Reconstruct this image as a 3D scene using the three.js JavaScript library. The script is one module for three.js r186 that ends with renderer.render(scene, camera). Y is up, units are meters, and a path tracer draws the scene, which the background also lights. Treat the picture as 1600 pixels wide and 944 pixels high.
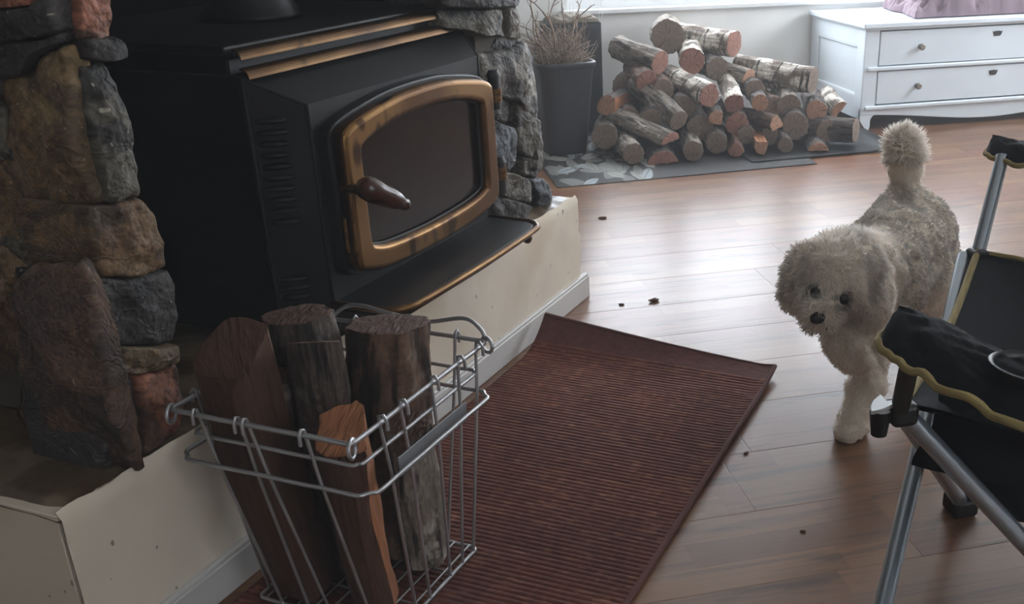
import * as THREE from 'three';
import { mergeGeometries, mergeVertices } from 'three/addons/utils/BufferGeometryUtils.js';
import { RoundedBoxGeometry } from 'three/addons/geometries/RoundedBoxGeometry.js';
import { MarchingCubes } from 'three/addons/objects/MarchingCubes.js';
import { RectAreaLightUniformsLib } from 'three/addons/lights/RectAreaLightUniformsLib.js';
import { ImprovedNoise } from 'three/addons/math/ImprovedNoise.js';

// ------------------------------------------------------------------ camera, sky, lights, exposure
const scene = new THREE.Scene();
const renderer = new THREE.WebGLRenderer({ antialias: true });
renderer.toneMapping = THREE.LinearToneMapping;
renderer.toneMappingExposure = 2.1;
renderer.shadowMap.enabled = true;
RectAreaLightUniformsLib.init();
const camera = new THREE.PerspectiveCamera(36.9715, 1969.32 / 1104.49, 0.02, 60);
camera.position.set(0, 1, 0);
camera.up.set(0.24653, 0.12969, -0.96042);
camera.lookAt(0.219097, 1 - 0.40248, -0.888823);
camera.setViewOffset(1969.32, 1104.49, 0, 0, 1600, 944);
camera.updateProjectionMatrix();

const DAY = new THREE.Color(0.90, 0.97, 1.06);
scene.background = DAY.clone().multiplyScalar(2.5);            // overcast sky, seen through the windows
function daylight(name, w, h, pos, look, power) {              // the daylight that comes through a window opening
  const l = new THREE.RectAreaLight(DAY.clone(), power, w, h);
  l.name = name; l.position.set(...pos); l.lookAt(...look); scene.add(l);
  return l;
}
daylight('daylight_back_window', 2.3, 0.92, [2.09, 0.99, -5.06], [2.09, 0.99, 0], 7.6);
daylight('daylight_side_window', 1.5, 1.0, [3.97, 1.4, -3.75], [0, 1.4, -3.75], 9.0);
daylight('front_fill_light', 1.8, 1.2, [2.3, 1.5, 1.93], [2.3, 1.5, 0], 1.0);  // fill light added behind the camera for the hearth and dog
scene.fog = new THREE.FogExp2(0xffffff, 0.031);                 // thin haze added to stand in for lens glare from the window

// ------------------------------------------------------------------ helpers
let seed = 7;
function rnd() { seed = (seed + 0x6D2B79F5) | 0; let t = Math.imul(seed ^ (seed >>> 15), 1 | seed); t = (t + Math.imul(t ^ (t >>> 7), 61 | t)) ^ t; return ((t ^ (t >>> 14)) >>> 0) / 4294967296; }
const rr = (a, b) => a + (b - a) * rnd();
const clamp = (x, a = 0, b = 1) => Math.min(b, Math.max(a, x));
const mix = (a, b, t) => a + (b - a) * t;
const smooth = (a, b, x) => { const t = clamp((x - a) / (b - a)); return t * t * (3 - 2 * t); };
const V = (x, y, z) => new THREE.Vector3(x, y, z);
const perlin = new ImprovedNoise();
const n3 = (x, y, z) => perlin.noise(x, y, z);
const fb3 = (x, y, z, o = 3) => { let s = 0, a = 1, f = 1; for (let i = 0; i < o; i++) { s += a * perlin.noise(x * f, y * f, z * f); a *= 0.5; f *= 2.1; } return s; };
function hash(x, y, s) { let h = (x * 374761393 + y * 668265263 + s * 974634777) | 0; h = Math.imul(h ^ (h >>> 13), 1274126177); return ((h ^ (h >>> 16)) >>> 0) / 4294967296; }
function pv(x, y, p, q, s) {                                    // periodic value noise
  const xi = Math.floor(x), yi = Math.floor(y), a = x - xi, b = y - yi, u = a * a * (3 - 2 * a), v = b * b * (3 - 2 * b);
  const m = (k, n) => ((k % n) + n) % n;
  const x0 = m(xi, p), x1 = m(xi + 1, p), y0 = m(yi, q), y1 = m(yi + 1, q);
  return mix(mix(hash(x0, y0, s), hash(x1, y0, s), u), mix(hash(x0, y1, s), hash(x1, y1, s), u), v);
}
function pf(u, v, p, q, s, o = 4) { let r = 0, a = 0.5, t = 0; for (let i = 0; i < o; i++) { r += a * pv(u * p, v * q, p, q, s + i * 17); t += a; a *= 0.5; p *= 2; q *= 2; } return r / t; }
function tex(w, h, fn, srgb = true, rep = [1, 1]) {
  const d = new Uint8Array(w * h * 4);
  for (let y = 0; y < h; y++) for (let x = 0; x < w; x++) {
    const c = fn(x / w, y / h, x, y), i = (y * w + x) * 4;
    d[i] = clamp(c[0], 0, 255); d[i + 1] = clamp(c[1], 0, 255); d[i + 2] = clamp(c[2], 0, 255); d[i + 3] = 255;
  }
  const t = new THREE.DataTexture(d, w, h, THREE.RGBAFormat);
  t.wrapS = t.wrapT = THREE.RepeatWrapping; t.magFilter = THREE.LinearFilter; t.minFilter = THREE.LinearFilter;
  if (srgb) t.colorSpace = THREE.SRGBColorSpace;
  t.repeat.set(...rep); t.needsUpdate = true;
  return t;
}
const lerpc = (a, b, t) => [mix(a[0], b[0], t), mix(a[1], b[1], t), mix(a[2], b[2], t)];
const grey = (v) => [v, v, v];
const std = (o) => new THREE.MeshStandardMaterial(o);
const phy = (o) => new THREE.MeshPhysicalMaterial(o);

const used = {};
function numbered(name) { const k = used[name] = (used[name] ?? -1) + 1; return k ? `${name}_${String(k).padStart(3, '0')}` : name; }
function tag(o, label, category, group, kind) { o.userData.label = label; if (category) o.userData.category = category; if (group) o.userData.group = group; if (kind) o.userData.kind = kind; return o; }
function thing(name, label, category, pos = [0, 0, 0], turn = 0, group) {
  const g = new THREE.Group(); g.name = numbered(name); g.position.set(...pos); g.rotation.y = turn; scene.add(g);
  return tag(g, label, category, group);
}
function structure(name, geo, mat) { const m = new THREE.Mesh(geo, mat); m.name = name; m.userData.kind = 'structure'; m.castShadow = m.receiveShadow = true; scene.add(m); return m; }
function part(name, geo, mat, parent, label) {
  const m = new THREE.Mesh(Array.isArray(geo) ? merge(geo) : geo, mat); m.name = numbered(name); m.castShadow = m.receiveShadow = true; parent.add(m);
  if (label) m.userData.label = label;
  return m;
}
function merge(list) {
  list = list.map((g) => {
    g = g.index ? g.toNonIndexed() : g;
    for (const k of Object.keys(g.attributes)) if (!['position', 'normal', 'uv'].includes(k)) g.deleteAttribute(k);
    if (!g.attributes.uv) g.setAttribute('uv', new THREE.BufferAttribute(new Float32Array(g.attributes.position.count * 2), 2));
    return g;
  });
  return list.length === 1 ? list[0] : mergeGeometries(list);
}
function box(w, h, d, x = 0, y = 0, z = 0, r = 0) {
  const g = r > 0 ? new RoundedBoxGeometry(w, h, d, 2, Math.min(r, w / 2.01, h / 2.01, d / 2.01)) : new THREE.BoxGeometry(w, h, d);
  boxUV(g); g.translate(x, y, z); return g;
}
function span(x0, x1, y0, y1, z0, z1, r = 0) { return box(x1 - x0, y1 - y0, z1 - z0, (x0 + x1) / 2, (y0 + y1) / 2, (z0 + z1) / 2, r); }
function boxUV(g) {                                             // uv in metres by the face's main axis
  const p = g.attributes.position, n = g.attributes.normal, uv = new Float32Array(p.count * 2);
  for (let i = 0; i < p.count; i++) {
    const ax = Math.abs(n.getX(i)), ay = Math.abs(n.getY(i)), az = Math.abs(n.getZ(i));
    if (ay >= ax && ay >= az) { uv[2 * i] = p.getX(i); uv[2 * i + 1] = p.getZ(i); } else if (ax >= az) { uv[2 * i] = p.getZ(i); uv[2 * i + 1] = p.getY(i); } else { uv[2 * i] = p.getX(i); uv[2 * i + 1] = p.getY(i); }
  }
  g.setAttribute('uv', new THREE.BufferAttribute(uv, 2)); return g;
}
function tube(pts, r, seg = 0, rad = 8, closed = false, tension = 0.5) {
  const c = new THREE.CatmullRomCurve3(pts.map((p) => V(...p)), closed, 'catmullrom', tension);
  return new THREE.TubeGeometry(c, seg || pts.length * 6, r, rad, closed);
}
function rod(a, b, r, rad = 10, r2 = r) {                       // capped straight rod
  const A = V(...a), B = V(...b), g = new THREE.CylinderGeometry(r2, r, A.distanceTo(B), rad, 1);
  g.translate(0, A.distanceTo(B) / 2, 0);
  g.applyQuaternion(new THREE.Quaternion().setFromUnitVectors(V(0, 1, 0), B.clone().sub(A).normalize())); g.translate(A.x, A.y, A.z);
  return g;
}
function grid(nu, nv, fn, closedU = false) {                    // parametric sheet
  const pos = [], uv = [], idx = [];
  for (let j = 0; j <= nv; j++) for (let i = 0; i <= nu; i++) { const p = fn(i / nu, j / nv); pos.push(p[0], p[1], p[2]); uv.push(p[3] ?? i / nu, p[4] ?? j / nv); }
  for (let j = 0; j < nv; j++) for (let i = 0; i < nu; i++) { const a = j * (nu + 1) + i, b = a + 1, c = a + nu + 1, d = c + 1; idx.push(a, b, d, a, d, c); }
  const g = new THREE.BufferGeometry();
  g.setAttribute('position', new THREE.Float32BufferAttribute(pos, 3)); g.setAttribute('uv', new THREE.Float32BufferAttribute(uv, 2)); g.setIndex(idx); g.computeVertexNormals();
  return g;
}
function shapeOf(pts) { const s = new THREE.Shape(); pts.forEach((p, i) => i ? s.lineTo(p[0], p[1]) : s.moveTo(p[0], p[1])); s.closePath(); return s; }
function extrude(shape, depth, bevel = 0, seg = 2, curve = 16) { return new THREE.ExtrudeGeometry(shape, { depth, bevelEnabled: bevel > 0, bevelSize: bevel, bevelThickness: bevel, bevelOffset: -bevel, bevelSegments: seg, curveSegments: curve }); }
function spline(pts, per = 6, closed = true) { const c = new THREE.CatmullRomCurve3(pts.map((p) => V(p[0], p[1], 0)), closed, 'catmullrom', 0.5); return c.getPoints(pts.length * per).map((p) => [p.x, p.y]); }

// the hearth stands across the corner: local x runs right along its front, z out into the room
const HO = [0.536, 0, -2.613], HT = THREE.MathUtils.degToRad(54.1);
const hx = (u, h, n) => [HO[0] - u * Math.cos(HT) + n * Math.sin(HT), h, HO[2] + u * Math.sin(HT) + n * Math.cos(HT)];

// ------------------------------------------------------------------ materials
const bumpFine = tex(256, 256, (u, v) => grey(255 * pf(u, v, 24, 24, 3, 4)), false);
const wallTex = tex(256, 256, (u, v) => { const k = 0.94 + 0.08 * pf(u, v, 6, 6, 5, 4); return [240 * k, 239 * k, 235 * k]; });
const M = {};
M.wall = std({ map: wallTex, roughness: 0.85, bumpMap: bumpFine, bumpScale: 0.0006 });
M.ceiling = std({ color: 0xecebe6, roughness: 0.9 });
M.white = std({ color: 0xe6e8e8, roughness: 0.45 });
M.hearth = std({ map: tex(512, 512, (u, v) => {
  const k = 0.93 + 0.1 * pf(u, v, 5, 5, 11, 5), c = lerpc([224, 211, 192], [208, 190, 164], smooth(0.55, 0.8, pf(u, v, 4, 4, 31, 3)) * 0.7);
  const s = pv(u * 60, v * 60, 60, 60, 4) > 0.968 ? 0.62 : 1; return [c[0] * k * s, c[1] * k * s, c[2] * k * s];
}), roughness: 0.75, bumpMap: bumpFine, bumpScale: 0.0015 });
M.skirt = std({ map: tex(128, 128, (u, v) => { const k = 0.92 + 0.12 * pf(u, v, 5, 9, 13, 4); return [205 * k, 202 * k, 198 * k]; }), roughness: 0.5 });
M.ledge = std({ map: tex(256, 256, (u, v) => { const f = pf(u, v, 18, 18, 21, 4), g = pf(u, v, 5, 5, 22, 3); const c = lerpc([84, 68, 50], [126, 110, 90], smooth(0.4, 0.7, f)); const k = 0.7 + 0.5 * g; return [c[0] * k, c[1] * k, c[2] * k]; }), roughness: 0.36, bumpMap: bumpFine, bumpScale: 0.005 });
M.mortar = std({ map: tex(256, 256, (u, v) => { const f = pf(u, v, 12, 12, 41, 5); return [52 + 40 * f, 47 + 36 * f, 41 + 30 * f]; }), roughness: 0.95, bumpMap: bumpFine, bumpScale: 0.006 });
M.soot = std({ color: 0x0b0a0a, roughness: 0.95 });
const stoneBump = tex(512, 512, (u, v) => { const f = pf(u, v, 14, 14, 51, 6), c = Math.abs(pf(u, v, 5, 7, 55, 5) - 0.5), d = pf(u, v, 90, 90, 57, 2); return grey(130 * f + 50 * smooth(0, 0.03, c) + 70 * d); }, false);
function stoneMat(a, b, c, s, fleck = 0.035, stain = 0.85) {                    // two body colours, a dark stain colour, pale mineral flecks
  return std({ roughness: 0.72, bumpMap: stoneBump, bumpScale: 0.007, map: tex(384, 384, (u, v) => {
    const f = pf(u, v, 5, 5, s, 6), g = pf(u, v, 7, 9, s + 7, 6), p = pf(u, v, 60, 60, s + 13, 3);
    let col = lerpc(a, b, smooth(0.4, 0.6, f)); col = lerpc(col, c, smooth(0.52, 0.63, g) * stain);
    const k = 0.58 + 0.5 * p; col = [col[0] * k, col[1] * k, col[2] * k];
    return pv(u * 46, v * 46, 46, 46, s + 3) > 1 - fleck ? lerpc(col, [205, 196, 180], 0.6) : col;
  }) });
}
M.stBrown = stoneMat([134, 106, 74], [112, 84, 58], [60, 50, 42], 101, 0.03, 0.6);
M.stOchre = stoneMat([150, 126, 88], [126, 98, 66], [74, 60, 44], 131, 0.03, 0.5);
M.stGrey = stoneMat([116, 110, 98], [96, 90, 78], [48, 46, 44], 161, 0.05);
M.stDark = stoneMat([70, 66, 64], [58, 52, 50], [28, 26, 26], 191, 0.04);
M.stPurple = stoneMat([92, 72, 66], [110, 82, 62], [46, 36, 32], 221, 0.02, 0.6);
M.stBrick = stoneMat([168, 106, 82], [150, 98, 74], [88, 66, 54], 251, 0.015);
M.stPale = stoneMat([150, 144, 132], [124, 116, 104], [66, 62, 58], 281, 0.06);
M.stBlue = stoneMat([112, 118, 124], [94, 98, 102], [60, 60, 60], 311, 0.03);

M.iron = phy({ color: 0x0d0e0f, roughness: 0.46, specularIntensity: 0.6, bumpMap: bumpFine, bumpScale: 0.0004 });
M.ironDull = std({ color: 0x121314, roughness: 0.6 });
M.brass = std({ color: new THREE.Color().setRGB(0.78, 0.76, 0.74), metalness: 1, roughness: 0.52, map: tex(256, 256, (u, v) => { const f = pf(u, v, 6, 6, 61, 5), s = pf(u, v, 22, 10, 67, 3); let c = lerpc([136, 104, 66], [98, 70, 44], smooth(0.35, 0.7, f)); return lerpc(c, [52, 34, 22], smooth(0.66, 0.76, s) * 0.8); }), roughnessMap: tex(128, 128, (u, v) => grey(150 + 100 * pf(u, v, 9, 9, 71, 4)), false) });
M.brassDull = M.brass.clone(); M.brassDull.color.setRGB(0.36, 0.34, 0.33);
M.stoveGlass = phy({ color: 0x1a0f0d, roughness: 0.14, specularIntensity: 0.45, map: tex(128, 128, (u, v) => { const f = pf(u, v, 3, 3, 81, 4); return [215 + 40 * f, 205 + 40 * f, 205 + 30 * f]; }) });
M.handle = std({ color: 0x3a1c12, roughness: 0.25 });
M.wire = std({ metalness: 0.85, roughness: 0.42, map: tex(64, 64, (u, v) => { const f = pf(u, v, 8, 8, 91, 3); return [150 + 50 * f, 150 + 50 * f, 152 + 50 * f]; }) });
M.plate = std({ color: 0x8f9396, metalness: 0.6, roughness: 0.5 });

// ------------------------------------------------------------------ room shell
const XL = -2.0, XR = 3.75, ZB = -4.87, ZF = 1.7, CH = 2.45, T = 0.16;
structure('floor', span(XL - T, XR + T, -0.2, -0.012, ZB - T, ZF + T), std({ color: 0x8a6a55, roughness: 0.4 }));
structure('ceiling', span(XL - T, XR + T, CH, CH + 0.15, ZB - T, ZF + T), M.ceiling);
structure('wall_left', span(XL - T, XL, -0.012, CH, ZB - T, ZF + T), M.wall);

const W1 = { x0: 0.94, x1: 3.24, y0: 0.50, y1: 1.44 }, W2 = { z0: -4.5, z1: -3.0, y0: 0.9, y1: 1.9 }, W3 = { x0: 1.4, x1: 3.2, y0: 0.9, y1: 2.1 };
structure('wall_back', merge([span(XL, W1.x0, -0.012, CH, ZB - T, ZB), span(W1.x1, XR, -0.012, CH, ZB - T, ZB), span(W1.x0, W1.x1, -0.012, W1.y0, ZB - T, ZB), span(W1.x0, W1.x1, W1.y1, CH, ZB - T, ZB)]), M.wall);
structure('wall_front', merge([span(XL, W3.x0, -0.012, CH, ZF, ZF + T), span(W3.x1, XR, -0.012, CH, ZF, ZF + T), span(W3.x0, W3.x1, -0.012, W3.y0, ZF, ZF + T), span(W3.x0, W3.x1, W3.y1, CH, ZF, ZF + T)]), M.wall);
structure('wall_right', merge([span(XR, XR + T, -0.012, CH, ZB - T, W2.z0), span(XR, XR + T, -0.012, CH, W2.z1, ZF + T), span(XR, XR + T, -0.012, W2.y0, W2.z0, W2.z1), span(XR, XR + T, W2.y1, CH, W2.z0, W2.z1)]), M.wall);
structure('baseboard_back', span(XL, XR, 0, 0.09, ZB, ZB + 0.014, 0.004), M.white);
M.pane = phy({ color: 0xffffff, transmission: 1, roughness: 0, thickness: 0, ior: 1.45 });
{
  const w = structure('window_1', merge([
    span(W1.x0, W1.x1, W1.y0, W1.y0 + 0.075, ZB - 0.10, ZB - 0.03, 0.006), span(W1.x0, W1.x1, W1.y1 - 0.05, W1.y1, ZB - 0.10, ZB - 0.03, 0.006),
    span(W1.x0, W1.x0 + 0.04, W1.y0 + 0.005, W1.y1 - 0.005, ZB - 0.096, ZB - 0.033, 0.006), span(W1.x1 - 0.04, W1.x1, W1.y0 + 0.005, W1.y1 - 0.005, ZB - 0.096, ZB - 0.033, 0.006),
    span(1.425, 1.495, W1.y0 + 0.005, W1.y1 - 0.005, ZB - 0.096, ZB - 0.035, 0.006), span(1.995, 2.135, W1.y0 + 0.005, W1.y1 - 0.005, ZB - 0.096, ZB - 0.035, 0.006), span(2.66, 2.73, W1.y0 + 0.005, W1.y1 - 0.005, ZB - 0.096, ZB - 0.035, 0.006)]), M.white);
  const xs = [W1.x0 + 0.03, 1.43, 1.49, 2.0, 2.13, 2.665, 2.725, W1.x1 - 0.03];
  for (let i = 0; i < 8; i += 2) part('window_pane', span(xs[i], xs[i + 1], W1.y0 + 0.06, W1.y1 - 0.03, ZB - 0.068, ZB - 0.064), M.pane, w);
  part('window_sill', [span(W1.x0 - 0.03, W1.x1 + 0.03, W1.y0 - 0.016, W1.y0 + 0.006, ZB - 0.11, ZB + 0.025, 0.006)], M.white, w);
  const w2 = structure('window_2', merge([
    span(XR + 0.03, XR + 0.1, W2.y0, W2.y0 + 0.05, W2.z0, W2.z1, 0.006), span(XR + 0.03, XR + 0.1, W2.y1 - 0.05, W2.y1, W2.z0, W2.z1, 0.006),
    span(XR + 0.03, XR + 0.1, W2.y0, W2.y1, W2.z0, W2.z0 + 0.05, 0.006), span(XR + 0.03, XR + 0.1, W2.y0, W2.y1, W2.z1 - 0.05, W2.z1, 0.006), span(XR + 0.03, XR + 0.1, W2.y0, W2.y1, -3.78, -3.72, 0.006)]), M.white);
  const w3 = structure('added_window_3', merge([span(W3.x0, W3.x1, W3.y0, W3.y0 + 0.05, ZF + 0.04, ZF + 0.1, 0.006), span(W3.x0, W3.x1, W3.y1 - 0.05, W3.y1, ZF + 0.04, ZF + 0.1, 0.006), span(W3.x0, W3.x0 + 0.05, W3.y0, W3.y1, ZF + 0.04, ZF + 0.1, 0.006), span(W3.x1 - 0.05, W3.x1, W3.y0, W3.y1, ZF + 0.04, ZF + 0.1, 0.006), span(2.27, 2.33, W3.y0, W3.y1, ZF + 0.04, ZF + 0.1, 0.006)]), M.white);  // unseen window, added as an opening for the front fill light
  part('window_pane', span(W3.x0 + 0.04, 2.28, W3.y0 + 0.04, W3.y1 - 0.04, ZF + 0.068, ZF + 0.072), M.pane, w3); part('window_pane', span(2.32, W3.x1 - 0.04, W3.y0 + 0.04, W3.y1 - 0.04, ZF + 0.068, ZF + 0.072), M.pane, w3);
  part('window_pane', span(XR + 0.062, XR + 0.066, W2.y0 + 0.04, W2.y1 - 0.04, W2.z0 + 0.04, -3.77), M.pane, w2);
  part('window_pane', span(XR + 0.062, XR + 0.066, W2.y0 + 0.04, W2.y1 - 0.04, -3.73, W2.z1 - 0.04), M.pane, w2);
}
for (const [x, lab] of [[0.953, 'pair of thin white blind cords hanging past the window sill by the planter'], [1.083, 'pair of thin white blind cords hanging over the sill right of the other pair']]) {
  const c = thing('blind_cord', lab, 'cord', [x, 0, ZB + 0.034]);
  part('cord', [rod([-0.007, 0.462, 0], [-0.007, 1.46, 0], 0.0016, 5)], M.white, c); part('cord', [rod([0.007, 0.462, 0], [0.007, 1.46, 0], 0.0016, 5)], M.white, c);
  part('cord_rail_clip', [span(-0.02, 0.02, 1.45, 1.475, -0.036, 0.006, 0.003)], M.white, c);
}

// laminate planks, each its own board with a three-strip print
const PW = 0.2015, PL = 1.29;
const plankTex = tex(1024, 1024, (u, v, px, py) => {
  const row = Math.floor(v * 12), fv = v * 12 - row;             // 4 boards of 3 strips
  const off = hash(row, 3, 5), cell = Math.floor(u * 3 + off), cu = (u * 3 + off) - cell, id = hash(row, ((cell % 3) + 3) % 3, 9), id2 = hash(row, ((cell % 3) + 3) % 3, 19);
  const grain = pf(u + id, v, 6, 240, 15 + row, 3), band = pf(u + id2 * 0.7, v, 5, 60, 35, 4), knot = pf(u, v, 9, 40, 75, 3);
  let c = lerpc([134, 98, 74], [176, 138, 104], id * 0.75 + 0.25 * band);
  c = lerpc(c, [150, 96, 74], id2 > 0.62 ? 0.6 : 0.1);
  c = lerpc(c, [86, 62, 48], smooth(0.5, 0.75, band) * 0.38 + smooth(0.66, 0.8, knot) * 0.4);
  let k = 0.92 + 0.14 * grain; if (cu < 0.004 || fv < 0.012) k *= 0.95;
  return [c[0] * k * 0.76, c[1] * k * 0.715, c[2] * k * 0.655];
});
const floorRough = tex(512, 512, (u, v) => { const f = pf(u, v, 6, 6, 85, 5), s = pf(u, v, 60, 60, 95, 2); return grey(118 + 16 * f + 14 * smooth(0.66, 0.8, s)); }, false, [0.9, 0.9]);
const floorBump = tex(512, 512, (u, v) => grey(130 + 50 * pf(u, v, 14, 100, 87, 3) - 120 * smooth(0.80, 0.86, pf(u, v, 70, 90, 99, 1))), false, [1, 1]);
M.plank = phy({ ior: 1.4, map: plankTex, roughness: 0.60, roughnessMap: floorRough, bumpMap: floorBump, bumpScale: 0.00015, specularIntensity: 1.0 });
{
  const floor = scene.getObjectByName('floor');
  let k = 0;
  for (let i = 0; i < 35; i++) {
    const z1 = -4.70 + i * PW, zc = -2.288 + (i - 12) * PW, za = Math.max(ZB, zc - PW / 2 - PW / 2), zb = zc;   // seams at -2.288 + k * PW
    if (zb > ZF + 0.1) break;
    for (let x = XL - rnd() * PL; x < XR; x += PL) {
      const a = Math.max(x, XL), b = Math.min(x + PL, XR); if (b - a < 0.05) continue;
      const zt = Math.min(zb, ZF), g = plankGeo(a + 0.0001, b - 0.0001, za + 0.0001, zt - 0.0001, x, k++ % 4, rnd() > 0.5);
      const m = new THREE.Mesh(g, M.plank); m.name = numbered('plank'); m.receiveShadow = true; floor.add(m);
    }
  }
  function plankGeo(x0, x1, z0, z1, xs, v, flip) {
    const e = 0.0009, y = 0, lo = -0.00035, pos = [], uv = [], idx = [];
    const X = [x0, x0 + e, x1 - e, x1], Z = [z0, z0 + e, z1 - e, z1];
    for (let j = 0; j < 4; j++) for (let i = 0; i < 4; i++) {
      pos.push(X[i], (i % 3 && j % 3) ? y : lo, Z[j]);
      let u = (X[i] - xs) / PL, w = clamp((Z[j] - z0) / PW, 0.01, 0.99); if (flip) u = 1 - u;
      uv.push(u, (v + w) / 4);
    }
    for (let j = 0; j < 3; j++) for (let i = 0; i < 3; i++) { const a = j * 4 + i; idx.push(a, a + 4, a + 1, a + 1, a + 4, a + 5); }
    const n = pos.length / 3;                                   // skirt down to the underlay
    const ring = [0, 1, 2, 3, 7, 11, 15, 14, 13, 12, 8, 4];
    ring.forEach((r) => { pos.push(pos[r * 3], -0.01, pos[r * 3 + 2]); uv.push(uv[r * 2], uv[r * 2 + 1]); });
    ring.forEach((r, i) => { const q = ring[(i + 1) % 12], a = n + i, b = n + (i + 1) % 12; idx.push(r, q, b, r, b, a); });
    const g = new THREE.BufferGeometry(); g.setAttribute('position', new THREE.Float32BufferAttribute(pos, 3)); g.setAttribute('uv', new THREE.Float32BufferAttribute(uv, 2)); g.setIndex(idx);
    const f = g.toNonIndexed(); f.computeVertexNormals(); return f;
  }
}

// ------------------------------------------------------------------ hearth plinth and chimney breast (local: x = -u)
const chimney = new THREE.Group(); chimney.name = 'wall_chimney'; chimney.userData.kind = 'structure'; chimney.position.set(...HO); chimney.rotation.y = HT; scene.add(chimney);
const hearth = new THREE.Group(); hearth.name = 'floor_hearth'; hearth.userData.kind = 'structure'; hearth.position.set(...HO); hearth.rotation.y = HT; scene.add(hearth);
{
  const L = 1.612, H = 0.287;
  const front = grid(90, 18, (a, b) => {                         // plastered front, slightly wavy with a nibbled right edge
    const u = -L * (1 - a), y = H * b; const w = 0.003 * fb3(u * 5, y * 7, 1.3, 3); const edge = a > 0.985 ? 0.006 * fb3(y * 30, 2.2, 0.4, 3) : 0;
    return [u - 0.02 * (a > 0.999 ? 0.3 : 0) + edge - 0.022, y - (b > 0.999 ? 0.004 + 0.006 * fb3(u * 14, 4, 2, 3) : 0), w - 0.012 - 0.008 * (b > 0.97 ? 1 : 0), u, y];
  });
  part('plaster', [front, span(-L - 0.022, -0.022, 0, H - 0.012, -1.0, -0.02, 0.004)], M.hearth, hearth);
  part('ledge', [grid(120, 24, (a, b) => { const x = -L - 0.012 + L * a - 0.012, z = -1.0 + 0.985 * b; return [x, H - 0.004 + 0.005 * fb3(x * 16, z * 16, 3, 3) - (a < 0.01 || a > 0.99 || b > 0.985 ? 0.012 : 0), z, x, z]; })], M.ledge, hearth, 'rough stone-coloured hearth ledge');
  part('skirting_board', [span(-L - 0.014, 0, 0, 0.058, -0.014, 0, 0.003), span(-0.014, 0, 0, 0.058, -0.7, 0, 0.003), span(-L - 0.014, -L, 0, 0.058, -0.7, 0, 0.003)], M.skirt, hearth, 'white skirting board along the hearth');
  part('skirting_moulding', [span(-L - 0.016, 0.0, 0.056, 0.066, -0.016, -0.003, 0.004)], M.skirt, hearth);
  // piers, lintel and back of the fire opening
  part('mortar_core', [span(-0.36, -0.16, H, CH, -1.0, -0.09), span(-1.435, -1.40, H, CH, -1.0, -0.075), span(-1.41, -0.35, 1.02, CH, -1.0, -0.09)], M.mortar, chimney, 'dark mortar between the stones');
  part('fire_opening_lining', [span(-1.41, -0.35, H, 1.03, -1.0, -0.86), span(-0.372, -0.355, H, 1.03, -0.9, -0.12), span(-1.402, -1.385, H, 1.03, -0.9, -0.13)], M.soot, chimney, 'soot-black lining of the fire opening');
}
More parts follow.
